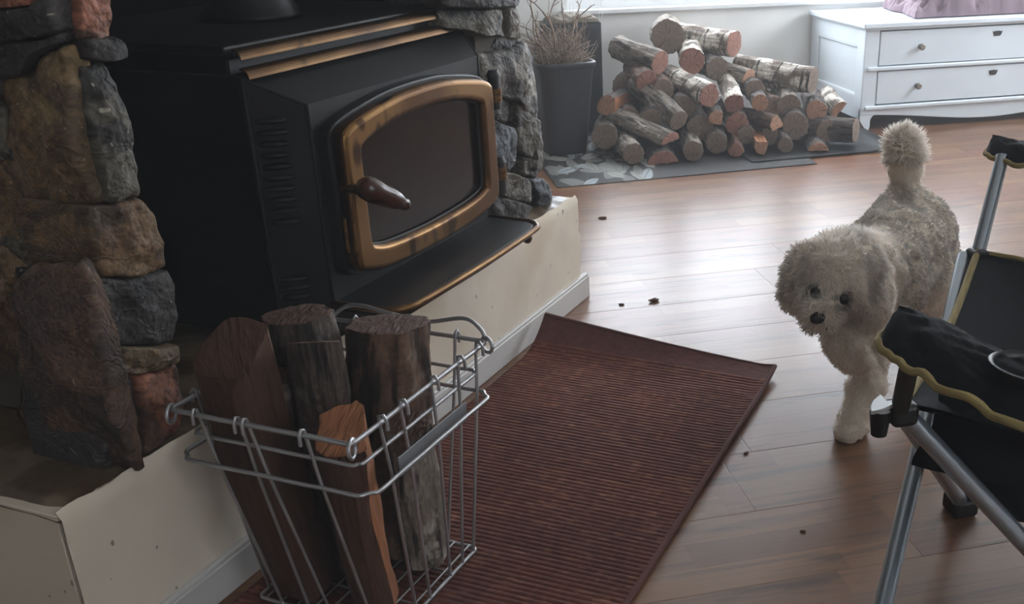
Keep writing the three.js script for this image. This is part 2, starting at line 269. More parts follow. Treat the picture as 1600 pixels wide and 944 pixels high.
const CUT = {
 R:{A:[[0.515,0.851],[0.127,0.824],[0.18,0.759],[0.466,0.783],[0.525,0.792]],B:[[0.499,0.781],[0.371,0.771],[0.238,0.755],[0.226,0.697],[0.293,0.708],[0.373,0.716],[0.426,0.734],[0.502,0.748]],C:[[0.222,0.755],[0.175,0.753],[0.169,0.716],[0.163,0.687],[0.217,0.693]],D:[[0.264,0.699],[0.17,0.683],[0.198,0.671],[0.249,0.669],[0.297,0.681]],E:[[0.376,0.676],[0.298,0.673],[0.185,0.672],[0.151,0.677],[0.108,0.639],[0.115,0.547],[0.13,0.469],[0.168,0.475],[0.226,0.551],[0.31,0.58],[0.381,0.625]],F:[[0.371,0.615],[0.311,0.576],[0.239,0.551],[0.238,0.506],[0.312,0.524],[0.367,0.56]],G:[[0.224,0.542],[0.171,0.512],[0.125,0.488],[0.117,0.458],[0.125,0.419],[0.176,0.408],[0.228,0.432],[0.249,0.474]],H:[[0.363,0.55],[0.313,0.518],[0.252,0.497],[0.25,0.437],[0.278,0.401],[0.356,0.426],[0.365,0.491]],I:[[0.229,0.423],[0.176,0.405],[0.155,0.443],[0.111,0.422],[0.117,0.363],[0.175,0.358],[0.234,0.385]],J:[[0.363,0.419],[0.285,0.397],[0.189,0.355],[0.179,0.327],[0.196,0.303],[0.311,0.343],[0.366,0.375]],K:[[0.183,0.353],[0.133,0.348],[0.089,0.284],[0.112,0.277],[0.162,0.287]],L:[[0.371,0.367],[0.274,0.327],[0.176,0.288],[0.164,0.268],[0.235,0.262],[0.331,0.29],[0.377,0.318]]},
 L:{A:[[1.423,0.909],[1.373,0.905],[1.393,0.838],[1.407,0.835],[1.446,0.843]],B:[[1.449,0.839],[1.396,0.839],[1.38,0.829],[1.381,0.811],[1.414,0.81],[1.44,0.817]],C:[[1.442,0.809],[1.403,0.805],[1.393,0.766],[1.387,0.732],[1.39,0.657],[1.395,0.63],[1.432,0.631],[1.465,0.64],[1.463,0.683],[1.45,0.753]],D:[[1.475,0.634],[1.433,0.628],[1.394,0.624],[1.373,0.599],[1.367,0.556],[1.373,0.52],[1.412,0.519],[1.468,0.538],[1.504,0.559]],E:[[1.498,0.545],[1.439,0.525],[1.37,0.513],[1.367,0.475],[1.368,0.436],[1.385,0.408],[1.431,0.424],[1.49,0.451],[1.501,0.496]],F:[[1.485,0.443],[1.432,0.421],[1.381,0.402],[1.386,0.381],[1.435,0.388],[1.469,0.396],[1.488,0.408]],G:[[1.47,0.391],[1.419,0.38],[1.386,0.375],[1.401,0.318],[1.415,0.283],[1.487,0.277],[1.481,0.317]],H:[[1.505,0.443],[1.493,0.406],[1.473,0.388],[1.483,0.318],[1.492,0.277],[1.545,0.272],[1.546,0.33],[1.526,0.397]]},
 S:{A:[[-0.155,0.91],[-0.053,0.911],[-0.065,0.883],[-0.168,0.875]],B:[[-0.169,0.872],[-0.064,0.881],[-0.011,0.898],[-0.021,0.853],[-0.07,0.845],[-0.184,0.832]],C:[[-0.186,0.827],[-0.069,0.842],[-0.022,0.849],[-0.019,0.839],[-0.094,0.821],[-0.12,0.798],[-0.201,0.785]],D:[[-0.203,0.78],[-0.119,0.793],[-0.089,0.818],[-0.019,0.834],[-0.015,0.786],[-0.032,0.721],[-0.047,0.654],[-0.05,0.639],[-0.133,0.616],[-0.278,0.579]],E:[[-0.282,0.569],[-0.162,0.601],[-0.133,0.602],[-0.139,0.54],[-0.202,0.516],[-0.309,0.495]],F:[[-0.123,0.604],[-0.069,0.62],[-0.071,0.583],[-0.09,0.542],[-0.133,0.531]],G:[[-0.225,0.319],[-0.139,0.548],[-0.044,0.568],[-0.02,0.58],[-0.005,0.55],[0,0.5],[0.002,0.44],[-0.002,0.352],[-0.008,0.28],[-0.072,0.27],[-0.113,0.27],[-0.2,0.275]]} };
// a rough quarried stone: its outline, a face broken into a few facets, sides running back into the mortar
function stoneGeo(poly, face, depth, bulge, s, grow = 1.02) {
  let cx = 0, cy = 0; poly.forEach((p) => { cx += p[0] / poly.length; cy += p[1] / poly.length; });
  let size = 0; poly.forEach((p) => { size = Math.max(size, Math.hypot(p[0] - cx, p[1] - cy)); });
  const c = new THREE.CatmullRomCurve3(poly.map((p) => V(cx + (p[0] - cx) * grow, cy + (p[1] - cy) * grow, 0)), true, 'catmullrom', 0.12), N = 110, R = 30;
  const ring = c.getSpacedPoints(N).slice(0, N), pl = [];
  for (let i = 0; i < 7; i++) { const a = i * 2.4 + s, k = 0.10 + 0.22 * hash(i, s, 3); pl.push([Math.cos(a) * k, Math.sin(a) * k, 0.012 + 0.45 * size * k * hash(i, s, 8)]); }
  const pos = [], uv = [], idx = [];
  for (let k = 0; k <= R; k++) {                                 // k=0 back, 1..R face rings towards the centre
    const t = k === 0 ? 0 : ((k - 1) / (R - 1)) ** 1.15, sc = 1 - t * 0.985, round = 0.010 * (1 - Math.sqrt(1 - (1 - Math.min(1, t * 7)) ** 2));
    for (const p of ring) {
      const jag = 1 + 0.06 * fb3(p.x * 26, p.y * 26, s * 3.7, 3) * (1 - t);
      const x = cx + (p.x - cx) * sc * jag, y = cy + (p.y - cy) * sc * jag;
      let f = 1; for (const q of pl) f = Math.min(f, q[2] + q[0] * (x - cx) + q[1] * (y - cy));
      const rough = 0.008 * fb3(x * 20, y * 20, s * 5.1, 3) - 0.010 * Math.max(0, 0.22 - Math.abs(n3(x * 13, y * 17, s * 2.2)));
      pos.push(x, y, k === 0 ? face - depth : face - round + bulge * 0.4 + f - 0.012 + rough);
      const dl = Math.hypot(p.x - cx, p.y - cy), o = k === 0 ? depth / dl : 0; uv.push((x + (p.x - cx) * o) * 2.6 + s * 0.37, (y + (p.y - cy) * o) * 2.6 + s * 0.21);
    }
  }
  for (let k = 0; k < R; k++) for (let i = 0; i < N; i++) { const a = k * N + i, b = k * N + (i + 1) % N; idx.push(a, b, b + N, a, b + N, a + N); }
  const g = new THREE.BufferGeometry(); g.setAttribute('position', new THREE.Float32BufferAttribute(pos, 3)); g.setAttribute('uv', new THREE.Float32BufferAttribute(uv, 2)); g.setIndex(idx); g.computeVertexNormals();
  return g;
}
{
  const flipX = (poly, lim = 9) => poly.map((p) => [-Math.min(p[0], lim), p[1]]);
  const mR = { A: M.stDark, B: M.stGrey, C: M.stPale, D: M.stDark, E: M.stPale, F: M.stGrey, G: M.stGrey, H: M.stBlue, I: M.stGrey, J: M.stGrey, K: M.stBlue, L: M.stDark };
  Object.entries(CUT.R).forEach(([k, p], i) => part('stone', stoneGeo(flipX(p), -0.055 + ({ A: 0.02, C: -0.02, D: -0.03, F: -0.02, K: 0.005 }[k] ?? 0), 0.16, 0.012, i + 1), mR[k], chimney));
  const mL = { A: M.stBrick, B: M.stDark, C: M.stGrey, D: M.stBrown, E: M.stDark, F: M.stOchre, G: M.stBrick, H: M.stDark };
  Object.entries(CUT.L).forEach(([k, p], i) => part('stone', stoneGeo(flipX(p.map((q) => [q[0] - 0.016, q[1]]), { A: 1.425, B: 1.42, C: 1.432, D: 1.462, E: 1.485 }[k]), -0.035 + ({ B: 0.012, G: 0.008, F: 0.006 }[k] ?? 0), 0.14, 0.008, i + 21), mL[k], chimney));
  const mS = { A: M.stBrick, B: M.stDark, C: M.stDark, D: M.stOchre, E: M.stGrey, F: M.stDark, G: M.stPurple };
  Object.entries(CUT.S).forEach(([k, p], i) => {                 // the left flank: outline in (z, height), face towards -x
    const g = stoneGeo(k === 'G' ? p : p.map((q) => [Math.min(q[0], -0.048 + 0.006 * Math.sin(q[1] * 60)), q[1]]), k === 'G' ? -0.035 : 0, k === 'G' ? 0.04 : 0.045, 0.008, i + 41);                 // outline in (z, height)
    g.rotateY(-Math.PI / 2); g.translate(k === 'G' ? -1.575 : -1.452, 0, 0); part('stone', g, mS[k], chimney);
  });
  // stones further back on the flank, and above the frame's edge
  [[-0.28, 0.5, 0.1, 0.2, M.stBrown], [-0.28, 0.78, 0.1, 0.1, M.stGrey], [-0.5, 0.45, 0.11, 0.14, M.stDark], [-0.5, 0.75, 0.11, 0.13, M.stBrown]].forEach(([z, y, w, h, m], i) => {
    const g = stoneGeo([[z - w, y - h], [z + w, y - h], [z + w, y + h], [z - w, y + h]], 0, 0.12, 0.012, i + 61); g.rotateY(-Math.PI / 2); g.translate(-1.452, 0, 0); part('stone', g, m, chimney);
  });
  for (let i = 0; i < 6; i++) { const x = -1.45 + i * 0.22; part('stone', stoneGeo([[x, 1.03], [x + 0.19, 1.02], [x + 0.2, 1.2], [x + 0.01, 1.21]], -0.055, 0.1, 0.012, i + 71), [M.stGrey, M.stBrown, M.stDark][i % 3], chimney); }
}

// ------------------------------------------------------------------ wood stove (local: x = -(u - 0.745))
const SU = 0.745;
{
  const st = thing('wood_stove', 'black iron wood stove with an arched brass-framed glass door set in the stone fireplace', 'stove', hx(SU, 0, 0), HT);
  const B0 = 0.292, hw = 0.338, fw = 0.279;
  // bay-fronted body whose head slopes back to the vent trim
  const plan = [[-hw, -0.62], [hw, -0.62], [hw, -0.1], [fw, -0.025], [-fw, -0.025], [-hw, -0.1]];
  const top = (z) => mix(0.738, 0.69, clamp((z + 0.1) / 0.075));
  const pos = [], idx = [];
  const quad = (a, b, c, d) => { const k = pos.length / 3; [a, b, c, d].forEach((p) => pos.push(...p)); idx.push(k, k + 1, k + 2, k, k + 2, k + 3); };
  for (let i = 0; i < 6; i++) { const a = plan[i], b = plan[(i + 1) % 6]; quad([b[0], B0, b[1]], [a[0], B0, a[1]], [a[0], top(a[1]), a[1]], [b[0], top(b[1]), b[1]]); }
  quad([-hw, 0.738, -0.1], [hw, 0.738, -0.1], [hw, 0.738, -0.62], [-hw, 0.738, -0.62]);
  quad([-fw, 0.69, -0.025], [fw, 0.69, -0.025], [hw, 0.738, -0.1], [-hw, 0.738, -0.1]);
  const bg = new THREE.BufferGeometry(); bg.setAttribute('position', new THREE.Float32BufferAttribute(pos, 3)); bg.setIndex(idx); bg.computeVertexNormals(); boxUV(bg);
  part('body', [bg, rod([-fw, B0, -0.027], [-fw, 0.688, -0.027], 0.004), rod([fw, B0, -0.027], [fw, 0.688, -0.027], 0.004), rod([-hw + 0.002, B0, -0.1], [-hw + 0.002, 0.735, -0.1], 0.006), rod([hw - 0.002, B0, -0.1], [hw - 0.002, 0.735, -0.1], 0.006),
    rod([-fw, 0.689, -0.026], [-hw, 0.737, -0.1], 0.003), rod([fw, 0.689, -0.026], [hw, 0.737, -0.1], 0.003)], M.iron, st);
  part('top_plate', [span(-hw - 0.012, hw + 0.012, 0.772, 0.786, -0.64, -0.115, 0.004), span(-hw + 0.02, hw - 0.02, 0.735, 0.775, -0.6, -0.145)], M.iron, st);
  for (const [y, z] of [[0.764, -0.098], [0.735, -0.088]]) {      // two pressed brass strips with a vent gap between
    const prof = new THREE.Shape(); prof.moveTo(0, 0); prof.quadraticCurveTo(0.015, 0.001, 0.017, 0.016); prof.lineTo(0.0145, 0.016); prof.quadraticCurveTo(0.0125, 0.0035, 0, 0.0025); prof.closePath();
    const g = extrude(prof, 2 * (hw + 0.004), 0, 1, 6); g.rotateY(-Math.PI / 2); g.rotateX(0); 
    const f = g.clone(); f.scale(1, -1, 1); f.translate(hw + 0.004, y + 0.018, z - 0.008); flipFaces(f); boxUV(f);
    part('trim_strip', [f], M.brassDull, st, 'tarnished brass trim strip');
  }
  part('vent_grille', [span(-hw, hw, 0.742, 0.764, -0.125, -0.118)], M.ironDull, st);
  // louvre slots pressed into both canted cheeks
  for (const s of [-1, 1]) {
    const ang = Math.atan2(0.075, hw - fw);
    for (let i = 0; i < 13; i++) {
      const y = i < 10 ? 0.668 - i * 0.0185 : 0.40 - (i - 10) * 0.016, t = 0.36;
      const g = new THREE.SphereGeometry(1, 12, 8, 0, Math.PI * 2, 0, Math.PI / 2); g.scale(0.026, 0.011, 0.0062); g.rotateX(Math.PI / 2); boxUV(g);
      const hood = g; hood.rotateY(s * (Math.PI / 2 - Math.atan2(hw - fw, 0.075))); hood.translate(s * mix(hw, fw, t), y, mix(-0.1, -0.025, t));
      part('louvre', [hood], M.iron, st);
    }
  }
  // door
  const half = (pts) => [...pts, ...pts.slice().reverse().map((p) => [-p[0], p[1]])];
  const outer = spline(half([[-0.05, 0.3745], [-0.16, 0.380], [-0.228, 0.394], [-0.255, 0.410], [-0.2575, 0.47], [-0.2575, 0.57], [-0.2575, 0.622], [-0.247, 0.643], [-0.2, 0.658], [-0.1, 0.673], [-0.03, 0.6765]].map((p) => [-p[0], p[1]])), 5);
  const inner = spline(half([[-0.05, 0.418], [-0.15, 0.424], [-0.196, 0.434], [-0.207, 0.446], [-0.2085, 0.5], [-0.2085, 0.56], [-0.2085, 0.597], [-0.200, 0.611], [-0.15, 0.625], [-0.08, 0.634], [-0.03, 0.637]].map((p) => [-p[0], p[1]])), 5);
  const door = part('door', [extrude(shapeOf(outer.map((p) => [p[0] * 1.035, (p[1] - 0.527) * 1.05 + 0.527])), 0.018, 0.004).translate(0, 0, -0.025)], M.iron, st);
  const fs = shapeOf(outer); fs.holes.push(new THREE.Path(inner.map((p) => new THREE.Vector2(p[0], p[1]))));
  const fg = extrude(fs, 0.008, 0.011, 5); boxUV(fg); fg.translate(0, 0, 0.002);
  part('door_frame', [fg], M.brass, door, 'arched tarnished brass door frame');
  const gl = extrude(shapeOf(inner.map((p) => [p[0] * 1.03, (p[1] - 0.527) * 1.03 + 0.527])), 0.004, 0); boxUV(gl); gl.translate(0, 0, -0.004);
  part('door_glass', [gl], M.stoveGlass, door, 'sooty dark door glass');
  part('glass_edge', [new THREE.TubeGeometry(new THREE.CatmullRomCurve3(inner.map((p) => V(p[0], p[1], 0.004)), true), 120, 0.003, 6, true)], M.ironDull, door);
  const hd = part('handle', [new THREE.LatheGeometry([[0, -0.012], [0.012, -0.010], [0.019, -0.002], [0.0215, 0.012], [0.0205, 0.026], [0.018, 0.040], [0.0185, 0.052], [0.0165, 0.068], [0.012, 0.080], [0.0095, 0.085], [0.011, 0.090], [0.007, 0.097], [0, 0.098]].map((p) => new THREE.Vector2(...p)), 20)], M.handle, door, 'turned dark wooden handle');
  hd.position.set(-0.250, 0.552, 0.045); hd.quaternion.setFromUnitVectors(V(0, 1, 0), V(0.78, -0.50, 0.30).normalize());
  part('handle_stem', [rod([-0.25, 0.548, 0.0], [-0.25, 0.546, 0.05], 0.009)], M.brass, door); part('latch_pin', [rod([-0.268, 0.50, 0.008], [-0.268, 0.44, 0.008], 0.004)], M.brass, door);
  for (const y of [0.612, 0.43]) part('hinge', [rod([0.305, y - 0.034, -0.006], [0.305, y + 0.034, -0.006], 0.013, 14), rod([0.305, y + 0.034, -0.006], [0.305, y + 0.046, -0.006], 0.016, 14, 0.010), span(0.26, 0.31, y - 0.02, y + 0.02, -0.02, -0.008, 0.003)], M.ironDull, st);
  for (const y of [0.607, 0.44]) part('hinge_collar', [rod([0.305, y - 0.014, -0.006], [0.305, y + 0.014, -0.006], 0.0155, 14)], M.brass, st, 'brass hinge collar');
  // ash lip with a brass rail
  const lipPts = [[-0.275, -0.03], [0.275, -0.03], [0.268, 0.075], [0.25, 0.098], [0.22, 0.106], [0, 0.112], [-0.22, 0.108], [-0.255, 0.1], [-0.272, 0.078]];
  const lip = extrude(shapeOf(spline(lipPts.slice(0), 1).length ? lipPts : lipPts), 0.012, 0.003); lip.rotateX(Math.PI / 2); lip.scale(1, 1, 1); lip.translate(0, 0.346, 0); boxUV(lip);
  const lm = part('ash_lip', [lip], M.iron, st, 'dark iron ash lip');
  part('rail', [tube([[0.279, 0.346, -0.03], [0.277, 0.346, 0.04], [0.272, 0.346, 0.082], [0.252, 0.346, 0.103], [0.215, 0.346, 0.112], [0, 0.346, 0.118], [-0.215, 0.346, 0.114], [-0.256, 0.346, 0.105], [-0.275, 0.346, 0.082], [-0.279, 0.346, 0.03], [-0.279, 0.346, -0.03]], 0.0065, 110, 10)], M.brass, lm, 'brass rail round the ash lip');
  part('ash_pan_front', [span(-0.19, 0.19, 0.293, 0.334, -0.03, 0.052, 0.004)], M.ironDull, st);
  part('air_knob', [new THREE.SphereGeometry(0.011, 12, 10).translate(0.235, 0.322, 0.088), rod([0.235, 0.32, 0.03], [0.235, 0.322, 0.088], 0.004)], M.handle, st, 'small dark wooden air-control knob');
  part('plinth', [span(-0.3, 0.3, 0.286, 0.3, -0.6, -0.05)], M.ironDull, st);
  part('flue_pipe', [rod([0, 0.78, -0.35], [0, 1.9, -0.35], 0.07, 28)], M.ironDull, st); part('flue_collar', [new THREE.LatheGeometry([[0.07, 0], [0.096, 0], [0.094, 0.012], [0.08, 0.03], [0.076, 0.07], [0.07, 0.07]].map((p) => new THREE.Vector2(...p)), 32).translate(0, 0.785, -0.35)], M.iron, st);
}
function flipFaces(g) { if (g.index) { const a = g.index.array; for (let i = 0; i < a.length; i += 3) { const t = a[i]; a[i] = a[i + 1]; a[i + 1] = t; } } else { const p = g.attributes.position; for (const n of ['position', 'normal', 'uv']) { const at = g.attributes[n]; if (!at) continue; const s = at.itemSize, A = at.array; for (let i = 0; i < p.count; i += 3) for (let k = 0; k < s; k++) { const t = A[i * s + k]; A[i * s + k] = A[(i + 1) * s + k]; A[(i + 1) * s + k] = t; } } } g.computeVertexNormals(); return g; }

// ------------------------------------------------------------------ ribbed rug in front of the hearth (local x = -u, z = n)
M.rug = std({ roughness: 0.95, map: tex(512, 512, (u, v) => {
  const f = pf(u, v, 40, 120, 401, 3), g = pf(u, v, 5, 5, 405, 4), w = pf(u, v, 160, 50, 409, 2);
  let c = lerpc([80, 40, 32], [110, 62, 47], f); c = lerpc(c, [150, 104, 80], smooth(0.6, 0.78, w) * 0.55); const k = 0.8 + 0.4 * g; return [c[0] * k, c[1] * k, c[2] * k];
}), bumpMap: bumpFine, bumpScale: 0.002 });
M.rugHem = std({ roughness: 0.95, map: tex(256, 256, (u, v) => { const f = pf(u, v, 60, 60, 411, 3); return [78 + 26 * f, 44 + 18 * f, 40 + 16 * f]; }), bumpMap: bumpFine, bumpScale: 0.0015 });
{
  const rug = thing('rug', 'red-brown ribbed doormat with a curled far edge lying along the hearth', 'rug', HO, HT);
  const u0 = 0.325, u1 = 1.60, na = 0.028, nb = 0.592;
  const lift = (u, n) => { const d = Math.max(0, 0.13 - (u - u0)) / 0.13, e = clamp((nb - n) / (nb - na)); return (0.010 + 0.055 * e ** 1.3) * d * d + 0.004 * Math.max(0, 0.02 - (nb - n)) / 0.02 * smooth(1.2, 0.5, u); };
  const rib = (u) => { const p = ((u - u0) / 0.0118) % 1; return 0.0032 * Math.sqrt(Math.max(0, 1 - (2 * p - 1) ** 2)); };
  const hem = 0.058, NU = Math.round((u1 - u0 - hem) / 0.0118) * 7;
  const surf = (a, b) => { const u = u0 + hem + (u1 - u0 - hem) * a, n = na + (nb - na) * b, t = rib(u) * (1 + 0.25 * n3(u * 300, n * 60, 2)); return [-u, 0.0075 + lift(u, n) + t, n + 0.0025 * n3(u * 16, 5, 1) * (b > 0.98 ? 1 : 0), u * 1.1, n * 1.1]; };
  part('ribbed_pile', [grid(NU, 26, surf)], M.rug, rug, 'ribbed red-brown pile');
  part('hem', [grid(16, 26, (a, b) => { const u = u0 + hem * a, n = na + (nb - na) * b; return [-u, 0.0095 + lift(u, n) - (a === 0 ? 0.009 : 0) + 0.0008 * n3(u * 90, n * 90, 4), n, u * 2, n * 2]; }), ], M.rugHem, rug, 'smooth darker hem at the far end');
  part('backing', [grid(40, 10, (a, b) => { const u = u0 + (u1 - u0) * a, n = na + (nb - na) * b; return [-u, 0.0006 + lift(u, n), n]; }), grid(60, 3, (a, b) => { const u = u0 + (u1 - u0) * a; return [-u, 0.0006 + lift(u, nb) + 0.010 * b, nb + 0.0025 * Math.sin(Math.PI * b)]; }), grid(60, 3, (a, b) => { const u = u0 + (u1 - u0) * a; return [-u, 0.0006 + lift(u, na) + 0.009 * b, na - 0.0015]; })], M.rugHem, rug);
  part('edge_binding', [tube(Array.from({ length: 40 }, (_, i) => { const u = u0 + (u1 - u0) * i / 39; return [-u, 0.0065 + lift(u, nb), nb]; }), 0.0055, 160, 8), tube(Array.from({ length: 20 }, (_, i) => { const n = na + (nb - na) * i / 19; return [-u0, 0.006 + lift(u0, n), n]; }), 0.0055, 60, 8)], M.rugHem, rug);
}

// ------------------------------------------------------------------ firewood
function barkTex(a, b, c, s, mode) {
  return tex(256, 256, (u, v) => {
    const f = pf(u, v, 8, 5, s, 5), r = pf(u, v, 26, 5, s + 5, 4), d = pf(u, v, 5, 26, s + 9, 3);
    let col = lerpc(a, b, f);
    if (mode === 'birch') { col = lerpc(col, c, smooth(0.60, 0.68, d)); col = lerpc(col, [98, 84, 72], smooth(0.5, 0.66, f) * 0.8); } else { col = lerpc(col, c, smooth(0.5, 0.7, r)); col = lerpc(col, [176, 170, 160], smooth(0.66, 0.76, pf(u, v, 9, 9, s + 31, 4)) * (a[0] > 120 ? 0.8 : 0.25)); }
    const k = 0.78 + 0.44 * pf(u, v, 50, 50, s + 21, 2); return [col[0] * k, col[1] * k, col[2] * k];
  });
}
const barkBump = tex(256, 256, (u, v) => grey(255 * pf(u, v, 22, 5, 500, 4)), false);
const bark = (t) => std({ map: t, roughness: 0.85, bumpMap: barkBump, bumpScale: 0.007 });
M.barkBirch = bark(barkTex([206, 200, 190], [168, 158, 146], [58, 50, 46], 511, 'birch'));
M.barkGrey = bark(barkTex([136, 126, 114], [104, 94, 84], [60, 52, 46], 531));
M.barkDark = bark(barkTex([86, 74, 66], [64, 54, 48], [36, 30, 28], 551));
M.barkBrown = bark(barkTex([112, 84, 66], [82, 60, 46], [44, 34, 28], 571));
function woodEnd(a, b, s) {
  return std({ roughness: 0.85, bumpMap: bumpFine, bumpScale: 0.002, map: tex(192, 192, (u, v) => {
    const x = u - 0.5, y = v - 0.5, r = Math.hypot(x, y) * 2, th = Math.atan2(y, x);
    const ring = 0.5 + 0.5 * Math.sin(r * 60 + 3 * pf(u, v, 4, 4, s, 3)), rad = pf((th / 6.2832 + 1) % 1, r * 0.3, 46, 3, s + 3, 2);
    let c = lerpc(a, b, 0.35 * ring + 0.65 * pf(u, v, 5, 5, s + 7, 4)); const cr = rad > 0.74 && r > 0.15 ? 0.6 : 1; const k = (0.9 + 0.2 * rad) * cr; return [c[0] * k, c[1] * k, c[2] * k];
  }) });
}
M.endRed = woodEnd([164, 118, 102], [132, 92, 78], 601);
M.endPale = woodEnd([190, 148, 120], [160, 118, 94], 621);
M.endGrey = woodEnd([142, 122, 106], [108, 92, 80], 641);
const splitTex = (a, b, s) => tex(256, 256, (u, v) => { const g = pf(u, v, 50, 3, s, 4), f = pf(u, v, 6, 4, s + 4, 4); const c = lerpc(a, b, 0.6 * g + 0.4 * f), k = 0.8 + 0.35 * pf(u, v, 90, 8, s + 9, 2); return [c[0] * k, c[1] * k, c[2] * k]; });
M.splitOrange = std({ roughness: 0.8, map: splitTex([178, 116, 74], [132, 84, 56], 661), bumpMap: barkBump, bumpScale: 0.004 });
M.splitBrown = std({ roughness: 0.85, map: splitTex([90, 58, 40], [62, 39, 28], 681), bumpMap: barkBump, bumpScale: 0.004 });
const SECTIONS = {
  round: () => Array.from({ length: 44 }, (_, i) => { const a = i / 44 * 6.2832; return [Math.cos(a), Math.sin(a), 0]; }),
  half: () => [...Array.from({ length: 20 }, (_, i) => { const a = i / 19 * Math.PI; return [Math.cos(a), Math.sin(a) * 0.82 - 0.3, 0]; }), ...Array.from({ length: 7 }, (_, i) => [-1 + (i + 1) / 4, -0.3 - 0.04 * Math.sin(i * 2), 1])],
  wedge: () => [...Array.from({ length: 14 }, (_, i) => { const a = Math.PI * (0.1 + 0.8 * i / 13); return [Math.cos(a) * 0.9, Math.sin(a) * 0.95 - 0.25, 0]; }), ...Array.from({ length: 6 }, (_, i) => [mix(-0.86, -0.05, (i + 1) / 7), mix(0.04, -0.95, (i + 1) / 7), 1]), ...Array.from({ length: 6 }, (_, i) => [mix(0.05, 0.86, (i + 0.5) / 7), mix(-0.95, 0.04, (i + 0.5) / 7), 1])],
};
// a log between two points: bark mantle, split faces and sawn ends
function makeLog(name, label, group, A, B, r, kind, mBark, mEnd, mSplit, roll = 0, taper = 1.0, s = 1, bump = 0.12, slant = 0) {
  const a = V(...A), b = V(...B), L = a.distanceTo(b), mid = a.clone().add(b).multiplyScalar(0.5);
  const g = thing(name, label, 'firewood', [mid.x, Math.max(0, Math.min(a.y, b.y) - r), mid.z], 0, group);
  const z = a.clone().sub(b).normalize(), up = Math.abs(z.y) > 0.8 ? V(0.3, 0, -1) : V(0, 1, 0), x = up.clone().cross(z).normalize(), y = z.clone().cross(x);
  const sec = SECTIONS[kind](), N = sec.length, K = 20, c = Math.cos(roll), sn = Math.sin(roll);
  const P = (i, t) => {
    const q = sec[i], w = 1 + bump * (fb3(q[0] * 1.3 + s * 3.1, q[1] * 1.3, t * 2.2 + s, 4) + 1.5 * Math.max(0, n3(q[0] * 1.1 + s, q[1] * 1.1 - s, t * 3.1) - 0.3)) + (q[2] ? 0 : 0.05 * n3(q[0] * 6 + s, q[1] * 6, t * 7) + 0.025 * n3(q[0] * 13 + s, q[1] * 13, t * 11)), rad = r * w * mix(1, taper, 1 - t);
    const X = (q[0] * c - q[1] * sn) * rad, Y = (q[0] * sn + q[1] * c) * rad, bow = r * 0.14 * Math.sin(t * 3.14) * Math.sin(s * 5);
    return b.clone().addScaledVector(z, L * t + (t === 1 ? slant * Y : 0)).addScaledVector(x, X + bow).addScaledVector(y, Y).sub(g.position);
  };
  const mantle = (flag) => {
    const pos = [], uv = [], idx = [];
    for (let k = 0; k <= K; k++) for (let i = 0; i <= N; i++) { const p = P(i % N, k / K); pos.push(p.x, p.y, p.z); uv.push(i / N * Math.max(1, Math.round(r * 20)) , k / K * L * 3.2 + s * 0.31); }
    for (let k = 0; k < K; k++) for (let i = 0; i < N; i++) { if ((sec[i][2] || sec[(i + 1) % N][2] ? 1 : 0) !== flag) continue; const q = k * (N + 1) + i; idx.push(q, q + 1, q + N + 2, q, q + N + 2, q + N + 1); }
    const h = new THREE.BufferGeometry(); h.setAttribute('position', new THREE.Float32BufferAttribute(pos, 3)); h.setAttribute('uv', new THREE.Float32BufferAttribute(uv, 2)); h.setIndex(idx); h.computeVertexNormals(); return h;
  };
  const cap = (t, sg) => {
    const pos = [], uv = [], idx = []; let cc = V(0, 0, 0); for (let i = 0; i < N; i++) cc.addScaledVector(P(i, t), 1 / N);
    for (const sc of [1, 0.93, 0.6, 0.25]) for (let i = 0; i < N; i++) { const p = P(i, t).sub(cc).multiplyScalar(sc).add(cc).addScaledVector(z, sg * (sc < 1 ? 0.0015 + 0.002 * n3(i * 0.7 + s, sc * 9, s) : 0)); pos.push(p.x, p.y, p.z); uv.push(0.5 + sec[i][0] * 0.48 * sc, 0.5 + sec[i][1] * 0.48 * sc); }
    pos.push(cc.x + z.x * sg * 0.002, cc.y + z.y * sg * 0.002, cc.z + z.z * sg * 0.002); uv.push(0.5, 0.5);
    for (let k = 0; k < 3; k++) for (let i = 0; i < N; i++) { const q = k * N + i, e = k * N + (i + 1) % N; idx.push(q, e, e + N, q, e + N, q + N); }
    for (let i = 0; i < N; i++) idx.push(3 * N + i, 3 * N + (i + 1) % N, 4 * N);
    const h = new THREE.BufferGeometry(); h.setAttribute('position', new THREE.Float32BufferAttribute(pos, 3)); h.setAttribute('uv', new THREE.Float32BufferAttribute(uv, 2)); h.setIndex(idx); h.computeVertexNormals(); return h;
  };
  part('bark', [mantle(0)], mBark, g);
  if (kind !== 'round') part('split_face', [mantle(1)], mSplit, g);
  part('sawn_end', [cap(1, 1)], mEnd, g); part('sawn_end', [cap(0, -1)], mEnd, g);
  return g;
}
